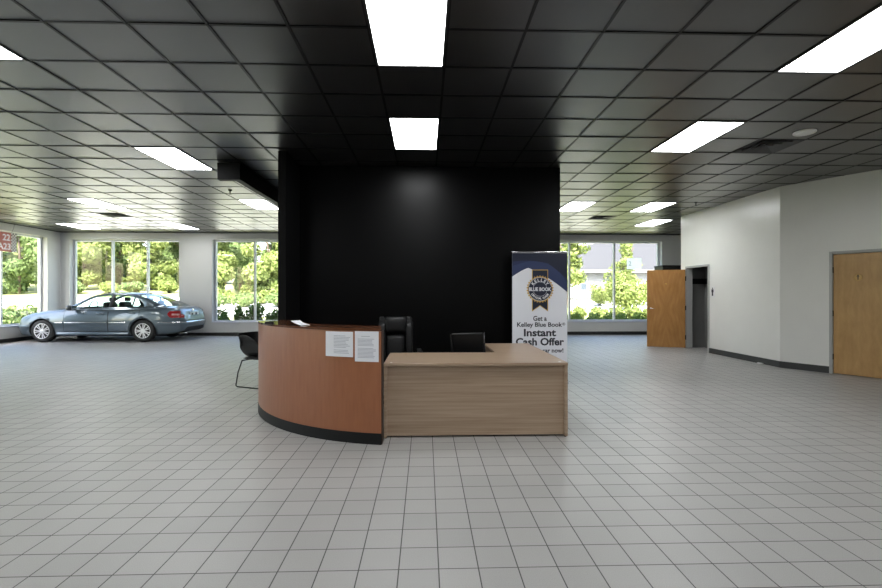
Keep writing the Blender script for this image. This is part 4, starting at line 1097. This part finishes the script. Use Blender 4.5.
# bushes outside the left window
sL = make_shrub(41, .75, 1.05, 1500, .075, L_mid, 'x', 'bushes outside the left wall window', (0, 0, 0), 'garden_bush', 'bush')
for i, (X, Y, sc, lb) in enumerate([(-14.6, 17.2, 1.0, 'green bush outside the left window, right of its mullion'), (-14.2, 15.9, .9, 'green bush outside the left window, behind its mullion'), (-14.5, 18.5, 1.0, 'green bush outside the left window, beside its right frame'), (-13.9, 14.6, .8, 'green bush outside the left window, at the picture edge')]):
    put(sL, (X, Y, -.05), lb, i * 2.2, sc, 'bushes outside the left wall window')

# ------------------------------------------------------------------ white house seen through the right window
hx0, hx1, hy = 8.6, 19.0, 30.5; hz = terr(12, hy) - .1
M_side = siding(); M_shing = mat('grey_shingle', (.037, .038, .044), .8, noise=(25, .28)); M_htrim = mat('house_trim', (.26, .26, .26), .6); M_wing = mat('dark_pane', (.06, .08, .10), .1)
ho = thing('white_house', 'white clapboard house with a grey shingle roof outside the right window', 'house', (0, 0, 0))
obj('wall', MB().box(hx0, hx1, hy, hy + 8, hz, hz + 2.05), M_side, ho)
obj('foundation', MB().box(hx0 + .02, hx1 - .02, hy - .03, hy + .1, hz - .3, hz + .25), mat('block_foundation', (.10, .103, .103), .9, noise=(6, .2)), ho)
rz0 = hz + 2.03
obj('roof', MB().add([(hx0 - .4, hy - .45, rz0 - .05), (hx1 - 3.2, hy - .45, rz0 - .05), (hx1 - 1.6, hy + 4, rz0 + 3.7), (hx0 - .4, hy + 4, rz0 + 3.7), (hx0 - .4, hy - .45, rz0 + .05), (hx1 - 3.2, hy - .45, rz0 + .05), (hx1 - 1.6, hy + 4, rz0 + 3.82), (hx0 - .4, hy + 4, rz0 + 3.82)], [(0, 1, 2, 3), (4, 5, 6, 7), (0, 1, 5, 4), (1, 2, 6, 5), (2, 3, 7, 6), (3, 0, 4, 7)]), M_shing, ho)
obj('rake_board', MB().tube([(hx1 - 3.15, hy - .5, rz0 + .02), (hx1 - 1.55, hy + 3.9, rz0 + 3.75)], .12, 4), M_htrim, ho)
obj('eave_board', MB().box(hx0 - .4, hx1 - 3.2, hy - .5, hy - .44, rz0 - .16, rz0 + .03), M_htrim, ho)
obj('gable_wall', MB().poly([(hx1 - 3.4, rz0 - .1), (hx1, rz0 - .1), (hx1, rz0 + 3.5), (hx1 - 1.6, rz0 + 3.7)], hy + .02, hy + .3), M_side, ho)
obj('chimney', MB().box(hx0 + 1.3, hx0 + 2.0, hy + 2.4, hy + 3.0, rz0 + 1.5, rz0 + 3.6), M_htrim, ho)
def hwin(x, z, w_, h_):
    wf = obj('window', MB().box(x - w_ / 2 - .08, x + w_ / 2 + .08, hy - .05, hy, z - .08, z + h_ + .08), M_htrim, ho)
    obj('pane', MB().box(x - w_ / 2, x + w_ / 2, hy - .06, hy - .05, z, z + h_ / 2 - .03).box(x - w_ / 2, x + w_ / 2, hy - .06, hy - .05, z + h_ / 2 + .03, z + h_), M_wing, wf)
hwin(10.35, hz + .75, .36, .85); hwin(12.1, hz + 1.25, .5, .4); hwin(15.6, hz + .8, .6, .85)
for x in (10.0, 12.1, 14.2):
    vw = obj('basement_window', MB().box(x - .3, x + .3, hy - .07, hy - .03, hz - .02, hz + .24), M_htrim, ho)
    obj('pane', MB().box(x - .2, x - .03, hy - .08, hy - .07, hz + .03, hz + .19).box(x + .03, x + .2, hy - .08, hy - .07, hz + .03, hz + .19), M_wing, vw)
# planting in front of the house
make_tree(51, 4.6, 1.1, 3200, .11, L_bright, 'bright tree at the left edge of the right window, in front of the house', 'trees', at(568, 25), .3)['group'] = 'trees at the house'
make_tree(52, 3.9, .8, 1500, .10, L_bright, 'slim bright tree in front of the house roof, above the big bush', 'trees', at(629, 28.2), .3)['group'] = 'trees at the house'
g_h = 'bushes in front of the white house'
b1 = make_shrub(61, 1.15, 2.2, 3600, .085, L_bright, 'x', g_h, (0, 0, 0), 'garden_bush', 'bush')
put(b1, at(629, 24.2), 'largest rounded bush in front of the white house, right of the mullion', .3, 1.05, g_h)
put(b1, at(601, 26.8), 'small bush in front of the house wall, behind the mullion of the right window', 1.9, .62, g_h)
put(b1, at(655, 26.5), 'bush left of the open wooden door, outside the window', 3.0, .85, g_h)
b2 = make_shrub(62, .45, .7, 1000, .07, L_bright, 'x', g_h, (0, 0, 0), 'flower_shrub', 'shrub')
b3 = make_shrub(63, .34, .66, 900, .055, L_dark, 'x', g_h, (0, 0, 0), 'hedge_plant', 'hedge plant')
wn_ = ['first', 'second', 'third', 'fourth', 'fifth', 'sixth', 'seventh', 'eighth']
for i in range(6): put(b2, at(564 + i * 18, 21.3 + .2 * (i % 2)), 'bright yellow-green shrub before the house, %s from the left' % wn_[i], i * 1.4, 1.0, 'yellow-green shrubs before the house')
for i in range(7): put(b3, at(564 + i * 15.5, 18.9 + .15 * (i % 2)), 'dark green hedge plant below the right window, %s from the left' % wn_[i], i * 1.9, 1.0, 'dark hedge below the right window')
# deeper rows of trees, and trees hidden from the viewer by the black wall
for i, (px, D, sc, lb) in enumerate([(79, 52, 1.15, 'tall tree in the back row, left pane of the three-pane window'), (131, 55, 1.15, 'tall tree in the back row, middle pane of the three-pane window'), (182, 52, 1.15, 'tall tree in the back row, right edge of the three-pane window'),
        (228, 45, 1.1, 'tall back-row tree left of the mullion, window beside the black wall'), (282, 46, 1.1, 'tall back-row tree at the black wall edge, window beside it'),
        (320, 37, 1.0, 'tree outdoors hidden behind the black wall, leftmost'), (385, 37, 1.0, 'tree outdoors hidden behind the black wall, second from left'), (443, 38, 1.0, 'tree outdoors hidden behind the black wall, third from left'), (498, 38, 1.0, 'tree outdoors hidden behind the black wall, rightmost')]):
    dup(tB if i % 2 else tA, at(px, D), lb, rz=i * 1.9 + .5, scale=sc, group='deeper rows of trees')
for i, (X, Y, lb) in enumerate([(-42.5, 46.5, 'tall back-row tree in the left wall window, nearer its frame'), (-49.5, 52.5, 'tall back-row tree in the left wall window, deeper'), (-33, 12, 'tree beyond the left wall, outside the picture, third'), (-33, 5, 'tree beyond the left wall, outside the picture, fourth')]):
    dup(tB if i % 2 else tA, (X, Y, terr(X, Y) - .05), lb, rz=i * 1.3, scale=1.15, group='deeper rows of trees')
# tree line far behind the house
for i, (X, Y) in enumerate([(4, 44), (12, 46), (22, 45), (30, 42)]):
    dup(tA if i % 2 else tB, (X, Y, terr(X, Y)), 'tree behind the white house, hidden by its roof, %s from the left' % wn_[i], rz=i, scale=1.2, group='trees behind the white house')
